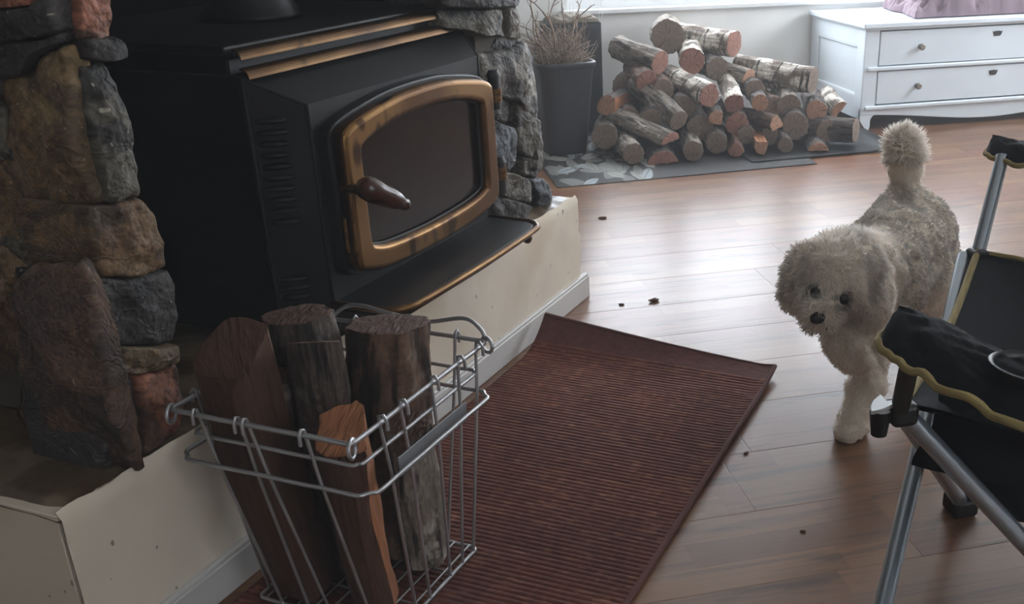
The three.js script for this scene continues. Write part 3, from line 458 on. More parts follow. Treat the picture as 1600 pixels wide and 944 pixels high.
// stacked firewood under the window: sawn end nearest the room, other end, radius, section, bark, end, roll, label
{
  const b = 'birch', y = 'grey', d = 'dark', w = 'brown';
  const K = { birch: M.barkBirch, grey: M.barkGrey, dark: M.barkDark, brown: M.barkBrown }, E = { r: M.endRed, p: M.endPale, g: M.endGrey };
  const G = 'split firewood stacked under the window';
  const rows = [
    [[1.572, 0.378, -4.42], [1.405, 0.388, -4.66], 0.0548, 'round', b, 'r', 0, 'birch log with a broad red-brown round end, highest on the right of the woodpile'],
    [[1.302, 0.411, -4.5], [1.386, 0.40, -4.80], 0.0712, 'round', y, 'g', 0, 'thick shaggy grey log at the very top of the woodpile'],
    [[1.219, 0.334, -4.33], [1.09, 0.372, -4.56], 0.048, 'round', y, 'r', 0, 'pale grey log sloping down right below the topmost shaggy log'],
    [[1.362, 0.327, -4.35], [1.459, 0.345, -4.72], 0.0537, 'round', b, 'r', 0, 'log with a tall oval brown end in the middle of the top of the woodpile'],
    [[1.364, 0.222, -4.12], [1.27, 0.262, -4.42], 0.047, 'round', b, 'r', 0, 'white birch log slanting down to a red end in the middle of the woodpile'],
    [[1.471, 0.182, -4.12], [1.548, 0.252, -4.48], 0.0395, 'round', b, 'r', 0, 'pale log pointing straight at the room with a small round red end'],
    [[1.599, 0.25, -4.3], [1.44, 0.29, -4.56], 0.040, 'round', y, 'p', 0, 'short grey log with a narrow pale end right of the oval-ended log'],
    [[1.856, 0.24, -4.22], [1.60, 0.27, -4.46], 0.0567, 'round', b, 'g', 0, 'large birch log with a broad grey round end at the upper right of the woodpile'],
    [[1.574, 0.185, -4.1], [1.69, 0.178, -4.5], 0.034, 'round', d, 'p', 0, 'thin log with a star-cracked pale end in the middle right of the woodpile'],
    [[1.718, 0.158, -4.14], [1.789, 0.178, -4.5], 0.0479, 'round', y, 'g', 0, 'dull log with a dark grey end below the large birch log'],
    [[1.827, 0.137, -4.1], [1.95, 0.13, -4.45], 0.0425, 'round', d, 'p', 0, 'log with a tall pale orange end left of the half-barked log at the right slope'],
    [[1.922, 0.134, -4.1], [2.0, 0.144, -4.42], 0.0427, 'half', b, 'p', 0.9, 'split log with pale end and flaking white bark on the right slope of the woodpile'],
    [[1.961, 0.066, -4.0], [1.74, 0.058, -4.2], 0.0502, 'round', d, 'g', 0, 'dark log with a grey end lying lowest at the right end of the woodpile'],
    [[1.222, 0.139, -4.08], [1.12, 0.25, -4.36], 0.043, 'round', y, 'g', 0, 'grey log sloping steeply down on the left side of the woodpile'],
    [[1.371, 0.147, -4.05], [1.435, 0.135, -4.35], 0.0385, 'wedge', d, 'p', 0.5, 'wedge of split wood with an orange side below the birch log with the red end'],
    [[1.62, 0.112, -4.03], [1.54, 0.105, -4.33], 0.04, 'wedge', w, 'p', 1.2, 'split log with a curved pale edge at the middle of the woodpile'],
    [[1.167, 0.087, -4.0], [1.01, 0.15, -4.28], 0.0506, 'half', y, 'r', 0.1, 'half-round log with a red half-moon end at the lower left of the woodpile'],
    [[1.007, 0.044, -3.97], [1.037, 0.046, -4.3], 0.0425, 'round', y, 'g', 0, 'round grey-ended log lying lowest at the left front of the woodpile'],
    [[1.123, 0.02, -3.95], [1.16, 0.022, -4.3], 0.060, 'half', d, 'r', 0.05, 'flat split log with a low red end on the mat at the left front'],
    [[1.244, 0.041, -3.95], [1.32, 0.041, -4.32], 0.0404, 'round', y, 'g', 0, 'round brown-grey log on the mat right of the flat split log'],
    [[1.423, 0.033, -3.95], [1.52, 0.035, -4.32], 0.040, 'wedge', d, 'r', Math.PI, 'three-cornered split log with a red end in the bottom row'],
    [[1.529, 0.036, -3.95], [1.63, 0.037, -4.32], 0.037, 'wedge', w, 'p', 2.2, 'split log with an egg-shaped pale end in the middle of the bottom row'],
    [[1.64, 0.034, -3.97], [1.74, 0.034, -4.3], 0.0311, 'round', d, 'g', 0, 'small grey log in the shade of the bottom row'],
    [[1.766, 0.022, -3.93], [1.86, 0.022, -4.25], 0.0414, 'half', d, 'p', 0, 'split log with a pale orange half-moon end at the right of the bottom row'],
    [[0.968, 0.183, -4.25], [1.13, 0.178, -4.5], 0.058, 'wedge', d, 'p', 0.7, 'big split log with bright orange edges at the left of the woodpile'],
    [[1.087, 0.226, -4.42], [1.19, 0.2, -4.72], 0.0542, 'round', d, 'g', 0, 'dark log behind the split log with orange edges'],
    [[1.145, 0.269, -4.26], [1.16, 0.28, -4.55], 0.047, 'round', w, 'r', 0, 'brown-ended log under the pale sloping log on the left'],
    [[1.321, 0.100, -4.1], [1.40, 0.098, -4.5], 0.052, 'round', d, 'g', 0, 'dark log in the heart of the woodpile left of the orange wedge'],
    [[1.473, 0.107, -4.08], [1.57, 0.106, -4.48], 0.0469, 'round', d, 'r', 0, 'dull brown log right of the orange wedge'],
    [[1.719, 0.088, -4.06], [1.82, 0.086, -4.45], 0.0553, 'round', d, 'g', 0, 'broad dark grey log right of the split log with the curved edge'],
    [[1.366, 0.052, -4.02], [1.46, 0.05, -4.38], 0.0438, 'round', d, 'g', 0, 'dark log low behind the three-cornered split log'],
    [[0.932, 0.083, -4.14], [1.03, 0.08, -4.45], 0.0514, 'round', d, 'g', 0, 'dark log low at the left end of the woodpile beside the planter'],
    [[1.5, 0.068, -4.05], [1.60, 0.066, -4.4], 0.0363, 'round', d, 'g', 0, 'dark narrow log above the egg-ended split log'],
    [[1.602, 0.055, -4.05], [1.70, 0.054, -4.36], 0.034, 'round', w, 'g', 0, 'narrow brown log behind the small grey log of the bottom row'],
    [[1.847, 0.062, -4.03], [1.93, 0.06, -4.4], 0.0449, 'round', d, 'g', 0, 'dark log under the two pale ends of the right slope'],
    [[1.127, 0.136, -4.14], [1.2, 0.134, -4.5], 0.044, 'round', d, 'g', 0, 'dark log behind the half-moon end on the left'],
    [[1.27, 0.175, -4.17], [1.33, 0.17, -4.5], 0.046, 'round', d, 'g', 0, 'dark log in the gap under the white birch log, left of centre'],
    [[1.60, 0.215, -4.22], [1.64, 0.21, -4.55], 0.042, 'round', d, 'g', 0, 'dark log in the gap below the large birch log'],
    [[1.20, 0.235, -4.22], [1.25, 0.235, -4.55], 0.045, 'round', w, 'g', 0, 'brown log in the gap between the sloping grey log and the birch log'],
    [[1.66, 0.155, -4.16], [1.70, 0.15, -4.5], 0.04, 'round', w, 'g', 0, 'brown log in the gap right of the star-cracked end'],
    [[1.48, 0.285, -4.36], [1.53, 0.285, -4.7], 0.05, 'round', d, 'g', 0, 'dark log at the back under the log with the oval end'],
    [[1.05, 0.13, -4.22], [1.09, 0.13, -4.55], 0.05, 'round', d, 'g', 0, 'dark log in the gap below the split log with orange edges'],
  ];
  rows.forEach(([A, B, r, kind, bk, en, roll, label], i) => makeLog('log', label, G, [A[0], A[1] + 0.006, A[2]], [B[0], B[1] + 0.006, B[2]], r, kind, K[bk], E[en], i % 2 || en === 'p' ? M.splitOrange : M.splitBrown, roll, 1.02, i + 1.37));
}
// logs standing in the wire basket
{
  const G = 'logs standing in the wire basket';
  const L = (u, n, h, u2, n2, r, kind, mb, me, ms, roll, label, s, slant = 0) => makeLog('basket_log', label, G, hx(u, h, n), hx(u2, 0.03, n2), r, kind, mb, me, ms, roll, 0.95, s, 0.2, slant);
  L(1.398, 0.09, 0.425, 1.368, 0.125, 0.063, 'wedge', M.barkBrown, M.splitBrown, M.splitBrown, 0.4, 'split log with a sloping top standing at the left back of the basket', 61.3, 0.7);
  L(1.25, 0.085, 0.425, 1.255, 0.115, 0.05, 'round', M.barkDark, M.splitBrown, M.splitBrown, 0, 'dark round-topped log at the back of the basket nearest the stove', 62.1);
  L(1.335, 0.172, 0.425, 1.305, 0.18, 0.058, 'half', M.barkDark, M.splitBrown, M.splitBrown, 2.4, 'rough split log in the middle of the basket', 63.7, -0.5);
  L(1.172, 0.19, 0.395, 1.222, 0.20, 0.062, 'round', M.barkBrown, M.splitBrown, M.splitBrown, 0, 'thick log with furrowed bark under the brass rail of the stove', 64.9);
  L(1.405, 0.262, 0.335, 1.37, 0.255, 0.046, 'wedge', M.splitBrown, M.splitOrange, M.splitOrange, 2.6, 'split log with a jagged orange edge at the front of the basket', 65.2, 0.9);
  L(1.335, 0.085, 0.36, 1.33, 0.11, 0.045, 'round', M.barkDark, M.splitBrown, M.splitBrown, 0, 'dark log wedged between the two back logs of the basket', 67.4);
  L(1.262, 0.265, 0.28, 1.245, 0.26, 0.036, 'round', M.barkGrey, M.splitBrown, M.splitBrown, 0, 'short thin log low behind the metal strip of the basket', 66.6);
}

// ------------------------------------------------------------------ wire log basket (hearth frame, local x = -u, z = n)
{
  const bk = thing('wire_basket', 'grey galvanised wire basket full of split logs standing on the rug by the hearth', 'basket', HO, HT);
  const rim = { a: 1.113, b: 1.468, c: 0.03, d: 0.324, y: 0.36 }, mid = { a: 1.128, b: 1.462, c: 0.016, d: 0.338, y: 0.28 }, bot = { a: 1.178, b: 1.41, c: 0.065, d: 0.314, y: 0.018 };
  const ring = (q, e, dy = 0) => [[-q.a - e, q.y, q.d], [-q.b + e, q.y, q.d], [-q.b, q.y, q.d - e], [-q.b, q.y, q.c + e], [-q.b + e, q.y, q.c], [-q.a - e, q.y, q.c], [-q.a, q.y, q.c + e], [-q.a, q.y, q.d - e]];
  const loopRect = (q, e, r) => { const p = ring(q, e), out = []; for (let i = 0; i < 8; i++) { const s = p[i], t = p[(i + 1) % 8], n = i % 2 ? 3 : 10; for (let k = 0; k < n; k++) out.push([mix(s[0], t[0], k / n), s[1] + 0.0012 * n3(i * 3.3 + k * 0.5, 1, r * 900), mix(s[2], t[2], k / n)]); } return tube(out, r, 260, 8, true); };
  part('rim', [loopRect(rim, 0.006, 0.0036)], M.wire, bk, 'thick top rim wire');
  part('lower_hoop', [loopRect(mid, 0.02, 0.0032)], M.wire, bk); part('lower_hoop', [loopRect({ ...mid, y: 0.318, a: 1.135, b: 1.452, c: 0.042, d: 0.318 }, 0.01, 0.003)], M.wire, bk);
  part('base_frame', [loopRect(bot, 0.006, 0.0032)], M.wire, bk);
  for (const [u, n] of [[rim.b, rim.d], [rim.b, rim.c], [rim.a, rim.d], [rim.a, rim.c]]) {   // corner eyes
    const t = new THREE.TorusGeometry(0.0125, 0.003, 8, 20); t.rotateY(u === rim.b ? 0.3 : 1.2); t.translate(-u, rim.y - 0.006, n); part('corner_ring', [t], M.wire, bk);
  }
  const wire = (u, n, ub, nb, ou, on) => part('upright_wire', [tube([[-u - ou * 0.008, rim.y - 0.012, n + on * 0.008], [-u - ou * 0.007, rim.y + 0.006, n + on * 0.007], [-u, rim.y + 0.009, n], [-u + ou * 0.004, rim.y - 0.002, n - on * 0.004], [-mix(u, ub, 0.25), mix(rim.y, bot.y, 0.25), mix(n, nb, 0.25)], [-mix(u, ub, 0.6), mix(rim.y, bot.y, 0.6), mix(n, nb, 0.6)], [-ub, bot.y, nb]], 0.0026, 50, 7)], M.wire, bk);
  for (const [n, m] of [[0.075, 0.11], [0.145, 0.16], [0.158, 0.20], [0.25, 0.275]]) { wire(rim.b, n, bot.b, m, 1, 0); }
  for (const [n, m] of [[0.08, 0.11], [0.18, 0.19], [0.27, 0.26]]) wire(rim.a, n, bot.a, m, -1, 0);
  for (const [u, m] of [[1.40, 1.36], [1.35, 1.322], [1.27, 1.262], [1.195, 1.225], [1.14, 1.19]]) wire(u, rim.d, m, bot.d, 0, 1);
  for (const [u, m] of [[1.42, 1.385], [1.32, 1.31], [1.22, 1.23], [1.15, 1.19]]) wire(u, rim.c, m, bot.c, 0, -1);
  for (let i = 0; i < 9; i++) { const n = mix(bot.c, bot.d, (i + 0.5) / 9); part('base_wire', [rod([-bot.a, bot.y + 0.002, n], [-bot.b, bot.y + 0.002, n], 0.0018, 6)], M.wire, bk); }
  for (const u of [1.25, 1.34]) part('base_wire', [rod([-u, bot.y - 0.002, bot.c], [-u, bot.y - 0.002, bot.d], 0.002, 6)], M.wire, bk);
  part('handle', [tube([[-rim.a, rim.y, rim.d], [-rim.a + 0.004, rim.y + 0.018, rim.d - 0.012], [-rim.a + 0.012, rim.y + 0.028, rim.d - 0.045], [-rim.a + 0.010, rim.y + 0.014, 0.21], [-rim.a + 0.008, rim.y + 0.02, 0.15], [-rim.a + 0.012, rim.y + 0.024, 0.07], [-rim.a, rim.y, rim.c]], 0.0034, 70, 8)], M.wire, bk, 'bent carrying handle of thick wire');
  part('metal_strip', [span(-1.375, -1.19, 0.262, 0.292, 0.3235, 0.3255, 0.0008)], M.plate, bk, 'flat grey metal strip');
}

// ------------------------------------------------------------------ mat under the logs
{
  const t = tex(1024, 512, () => [40, 38, 37]);
  // a printed scatter of pale leaves and petals
  const leaves = []; for (let i = 0; i < 90; i++) leaves.push([rnd() * 1024, rnd() * 512, rr(26, 60), rr(14, 28), rr(0, 3.14), rnd()]);
  const D = t.image.data;
  for (const q of leaves) if (q[0] > 420) q[2] = 0.5;
  for (let i = 0; i < 46; i++) leaves.push([rr(10, 400), rr(20, 500), rr(24, 52), rr(13, 26), rr(0, 3.14), rnd()]);
  for (const [x, y, a, b, th, k] of leaves) for (let j = -62; j < 62; j++) for (let i = -62; i < 62; i++) {
    const u = (i * Math.cos(th) + j * Math.sin(th)) / a, w = (-i * Math.sin(th) + j * Math.cos(th)) / b, e = u * u + Math.abs(w) ** 1.5 * (1 + 0.4 * Math.abs(u));
    if (e > 1) continue; const px = Math.round(x + i), py = Math.round(y + j); if (py < 0 || py >= 512 || px < 0 || px > 1023) continue;
    const o = (py * 1024 + px) * 4, g = Math.abs(w) < 0.08 ? 96 : mix(104, 158, k) * (0.9 + 0.2 * hash(px, py, 4)); D[o] = g * (k > 0.8 ? 0.93 : 0.98); D[o + 1] = g * 0.98; D[o + 2] = g * (k > 0.8 ? 1.0 : 0.94);
  }
  const mat = std({ map: t, roughness: 0.75 });
  const m = thing('log_mat', 'dark mat printed with pale leaves under the firewood by the window wall', 'mat', [1.38, 0, -4.28]);
  part('sheet', [grid(80, 30, (a, b) => { const x = 0.66 + 1.04 * a, z = -4.8 + 1.05 * b; return [x - 1.38, 0.005 + 0.0018 * fb3(x * 9, z * 9, 2, 2) + (a < 0.02 || b > 0.985 ? -0.003 : 0), z + 0.045 * (1 - a) - 0.035 + 4.28, a * 0.98, 0.01 + b * 0.98]; }), grid(40, 2, (a, b) => [0.66 + 1.04 * a - 1.38, 0.004 * (1 - b), -3.785 + 0.045 * (1 - a) + 4.28 + 0.001]), grid(2, 20, (a, b) => [0.66 - 1.38 - 0.001, 0.003 * (1 - a), -4.8 + 1.05 * b + 0.01 + 4.28])], mat, m);
  const pl = thing('plastic_sheet', 'black shiny plastic sheet curling up at the right end of the firewood', 'sheet', [1.75, 0, -4.05]);
  part('sheet', [grid(70, 26, (a, b) => { const x = 1.46 + 0.64 * a, z = -4.55 + (0.69 - 0.03 * a) * b; const e = smooth(0.82, 1, a) * (0.4 + 0.6 * smooth(0.2, 0.8, b)); return [x - 1.75, 0.0105 + 0.028 * Math.sin(e * 2.6) * e + 0.004 * fb3(x * 12, z * 12, 5, 3) * smooth(0.55, 1, a), z + 4.05, a, b]; })], phy({ color: 0x0e1011, roughness: 0.4, side: THREE.DoubleSide }), pl);
}
// ------------------------------------------------------------------ tall planter with dried plant, dark box behind it
{
  const M1 = std({ color: 0x24272a, roughness: 0.35, bumpMap: bumpFine, bumpScale: 0.0003 });
  const p = thing('planter', 'tall black tapered planter holding dried stalks beside the stone pillar', 'planter', [0.795, 0.006, -4.31], 0.12); p.scale.y = 0.92;
  const ringAt = (h, inset = 0) => { const w = mix(0.082, 0.118, h / 0.40) - inset; return (a) => { const th = a * 6.2832, c = Math.cos(th), s = Math.sin(th), k = w / (Math.abs(c) ** 5 + Math.abs(s) ** 5) ** 0.2; return [k * c, k * s]; }; };
  const prof = [[0, 0.09], [0, 0], [0.002, 0], [0.37, 0], [0.378, -0.008], [0.395, -0.008], [0.4, -0.004], [0.4, 0.006], [0.392, 0.012], [0.35, 0.016]];
  part('pot', [grid(72, prof.length - 1, (a, b) => { const q = prof[Math.round(b * (prof.length - 1))], r = ringAt(q[0], q[1])(a); return [r[0], q[0], -r[1]]; })], M1, p);
  part('soil', [grid(24, 6, (a, b) => { const r = ringAt(0.352, 0.014 + 0.09 * b)(a); return [r[0], 0.355 + 0.006 * fb3(r[0] * 40, r[1] * 40, 1, 2), -r[1]]; })], std({ color: 0x3c3129, roughness: 1 }), p);
  const dry = std({ roughness: 0.9, map: tex(64, 64, (u, v) => { const f = pf(u, v, 6, 6, 701, 3); return [118 + 40 * f, 104 + 34 * f, 90 + 30 * f]; }) });
  const pl = thing('dried_plant', 'tangle of dead grey-brown stalks in the tall black planter', 'dead plant', [0.795, 0.34, -4.31]);
  const branch = (a, d, len, r, lvl, out) => { const pts = [a]; let q = V(...a), dir = V(...d).normalize(); for (let i = 0; i < 5; i++) { dir.add(V(rr(-0.35, 0.35), rr(-0.12, 0.14), rr(-0.35, 0.35))).normalize(); q = q.clone().addScaledVector(dir, len / 5); pts.push(q.toArray()); if (lvl > 0 && i > 0 && rnd() < 0.75) branch(q.toArray(), dir.clone().add(V(rr(-1, 1), rr(-0.2, 0.7), rr(-1, 1))).toArray(), len * rr(0.3, 0.55), r * 0.6, lvl - 1, out); } out.push(tube(pts, r, 12, 5)); };
  for (let i = 0; i < 9; i++) { const o = []; branch([rr(-0.06, 0.06), 0, rr(-0.06, 0.06)], [rr(-0.5, 0.75), 1, rr(-0.4, 0.4)], rr(0.17, 0.27), 0.004, 2, o); part('stalk', o, dry, pl); }
  const fluff = []; for (let i = 0; i < 360; i++) { const a = rr(0, 6.28), r = 0.095 * Math.sqrt(rnd()), x = r * Math.cos(a), z = r * Math.sin(a), h = rr(0.05, 0.18); fluff.push(tube([[x, 0, z], [x * 1.15 + rr(-0.03, 0.03), h * 0.5, z * 1.15 + rr(-0.03, 0.03)], [x * 1.25 + rr(-0.06, 0.06), h * rr(0.6, 1), z * 1.25 + rr(-0.06, 0.06)]], 0.0012, 6, 3)); }
  part('dry_leaves', fluff, dry, pl, 'fine tangle of dry grass').userData.kind = 'stuff';
  const bx = thing('speaker_box', 'dark upright box leaning at the wall behind the planter', 'box', [0.93, 0, -4.72], 0.03);
  const c = part('case', [span(-0.13, 0.11, 0, 0.475, -0.085, 0.085, 0.006)], std({ color: 0x2b2f31, roughness: 0.55 }), bx);
  part('front_panel', [span(-0.115, 0.095, 0.02, 0.455, 0.084, 0.089, 0.003)], std({ color: 0x25292b, roughness: 0.7 }), bx);
  const s = thing('sacking', 'folded grey-brown sacking lying on the dark box behind the planter', 'sack', [0.93, 0.476, -4.72]);
  part('fold', [grid(40, 24, (a, b) => { const x = -0.115 + 0.22 * a, z = -0.08 + 0.165 * b, e = Math.min(1, Math.min(a, 1 - a, b, 1 - b) * 8); return [x, 0.001 + 0.03 * Math.sqrt(e) * (0.75 + 0.5 * fb3(x * 14, z * 14, 6, 3)), z, x * 4, z * 4]; })], std({ color: 0x6e655a, roughness: 0.95, bumpMap: bumpFine, bumpScale: 0.002 }), s);
}

// ------------------------------------------------------------------ white chest of drawers with blanket
{
  M.paint = std({ map: tex(256, 256, (u, v) => { const k = 0.95 + 0.07 * pf(u, v, 5, 8, 801, 4); return [228 * k, 237 * k, 244 * k]; }), roughness: 0.38 });
  M.paintWorn = std({ color: 0x5d5f60, roughness: 0.8 });
  const X0 = 2.115, X1 = 3.375, W = X1 - X0, d = thing('chest_of_drawers', 'low white painted chest with two long drawers under the window', 'dresser', [X0, 0, -4.28]);
  part('top', [span(-0.018, W + 0.018, 0.438, 0.46, -0.575, 0.022, 0.005), span(-0.006, W + 0.006, 0.428, 0.440, -0.57, 0.010, 0.004)], M.paint, d);
  for (const x of [0, W - 0.02]) {
    const sd = part('side', [span(x, x + 0.02, 0.05, 0.43, -0.57, -0.49, 0.003), span(x, x + 0.02, 0.05, 0.43, -0.075, -0.005, 0.003), span(x, x + 0.02, 0.355, 0.43, -0.5, -0.07, 0.003), span(x, x + 0.02, 0.05, 0.15, -0.5, -0.07, 0.003)], M.paint, d);
    part('side_panel', [span(x + 0.007, x + 0.013, 0.14, 0.365, -0.5, -0.07, 0)], M.paint, sd);
    part('panel_bead', [rod([x + (x ? 0.015 : 0.005), 0.152, -0.488], [x + (x ? 0.015 : 0.005), 0.152, -0.078], 0.004), rod([x + (x ? 0.015 : 0.005), 0.353, -0.488], [x + (x ? 0.015 : 0.005), 0.353, -0.078], 0.004), rod([x + (x ? 0.015 : 0.005), 0.152, -0.488], [x + (x ? 0.015 : 0.005), 0.353, -0.488], 0.004)], M.paint, sd);
    part('leg', [span(x, x + 0.02, 0.0, 0.06, -0.57, -0.49, 0.003)], M.paint, d);
  }
  part('stile', [span(0.001, 0.066, 0.07, 0.43, -0.02, 0.0, 0.003)], M.paint, d); part('stile', [span(W - 0.066, W - 0.001, 0.07, 0.43, -0.02, 0.0, 0.003)], M.paint, d);
  part('back', [span(0, W, 0.06, 0.43, -0.575, -0.565)], M.paint, d); part('carcass_bottom', [span(0.02, W - 0.02, 0.085, 0.1, -0.565, -0.03)], M.paintWorn, d);
  part('carcass_inside', [span(0.03, W - 0.03, 0.1, 0.425, -0.06, -0.055)], M.paintWorn, d);
  for (const [y0, y1] of [[0.112, 0.256], [0.277, 0.424]]) {
    const dr = part('drawer', [span(0.070, W - 0.070, y0 + 0.0025, y1 - 0.002, -0.03, 0.001, 0.004)], M.paint, d);
    for (const x of [0.26, W - 0.26]) part('knob', [new THREE.LatheGeometry([[0, 0], [0.011, 0], [0.008, 0.006], [0.008, 0.012], [0.0135, 0.017], [0.0145, 0.022], [0.012, 0.026], [0.007, 0.0275], [0.005, 0.026], [0, 0.026]].map((p) => new THREE.Vector2(...p)), 20).rotateX(Math.PI / 2).translate(x, (y0 + y1) / 2 + 0.002, 0.001)], std({ color: 0x8d857a, roughness: 0.35, metalness: 0.3 }), dr, 'turned grey knob');
    const s = shapeOf([[-0.023, 0.011], [-0.016, 0.008], [-0.009, 0.012], [0, 0.0105], [0.009, 0.012], [0.016, 0.008], [0.023, 0.011], [0.019, -0.003], [0.013, -0.011], [0.005, -0.009], [0, -0.012], [-0.005, -0.009], [-0.013, -0.011], [-0.019, -0.003]]);
    part('lock_plate', [extrude(s, 0.002, 0.001, 1).translate(W / 2, y1 - 0.034, 0.001)], std({ color: 0x34322f, roughness: 0.5, metalness: 0.6 }), dr, 'small dark bat-winged lock plate');
  }
  for (const [y0, y1] of [[0.257, 0.276], [0.09, 0.109]]) part('rail', [span(0.016, W - 0.016, y0 + 0.001, y1, -0.03, 0.010, 0.006)], M.paint, d, 'raised moulded rail');
  const ap = new THREE.Shape(); ap.moveTo(0, 0.096); ap.lineTo(0, 0.045); ap.quadraticCurveTo(0.012, 0.028, 0.03, 0.004); ap.lineTo(0.044, 0); ap.quadraticCurveTo(0.052, 0.012, 0.05, 0.04); ap.quadraticCurveTo(0.052, 0.062, 0.07, 0.068);
  ap.bezierCurveTo(0.3, 0.055, 0.45, 0.024, W / 2, 0.024); ap.bezierCurveTo(W - 0.45, 0.024, W - 0.3, 0.055, W - 0.07, 0.068); ap.quadraticCurveTo(W - 0.052, 0.062, W - 0.05, 0.04); ap.quadraticCurveTo(W - 0.052, 0.012, W - 0.044, 0); ap.lineTo(W - 0.03, 0.004); ap.quadraticCurveTo(W - 0.012, 0.028, W, 0.045); ap.lineTo(W, 0.096); ap.closePath();
  part('apron', [extrude(ap, 0.014, 0.002, 2, 24).translate(0, 0, -0.018)], M.paint, d, 'curved apron with bracket feet');

  const bl = thing('blanket', 'crumpled mauve blanket heaped on the white chest of drawers', 'blanket', [2.9, 0.461, -4.55]);
  part('cloth', [grid(150, 90, (a, b) => {
    const th = 0; const x = -0.50 + 0.94 * a, z = -0.24 + 0.46 * b, sk = 0.20 * (1 - b) * 0.2 - 0.07 * (b > 0.5 ? (b - 0.5) : 0) ;
    const e = Math.min(1, Math.min(a * 5, (1 - a) * 6, b * 7, (1 - b) * 9)); const q = Math.sqrt(1 - (1 - e) ** 2);
    const f = fb3(x * 5, z * 6, 1.2, 3), w = Math.sin(x * 60 + z * 34 + 7 * fb3(x * 7, z * 7, 3, 2)) * smooth(0.45, 0.02, a), w2 = Math.abs(n3(x * 9 + z * 3, z * 12, 7));
    return [x + sk + 0.02 * f * (a < 0.1 ? 1 : 0.3) + (b > 0.9 ? 0.02 * fb3(x * 8, 3, 2, 2) : 0), 0.004 + q * (0.072 + 0.035 * f + 0.017 * w + 0.09 * (0.3 - w2) + 0.03 * (0.25 - Math.abs(n3(x * 22 - z * 9, z * 20, 3)))), z + (b > 0.93 ? 0.012 * fb3(x * 9, 1, 4, 2) : 0), x * 3, z * 3];
  })], phy({ color: 0x74606a, roughness: 0.9, sheen: 0.35, sheenColor: new THREE.Color(0xd9b3c0), sheenRoughness: 0.5, bumpMap: bumpFine, bumpScale: 0.002, side: THREE.DoubleSide }), bl);
}

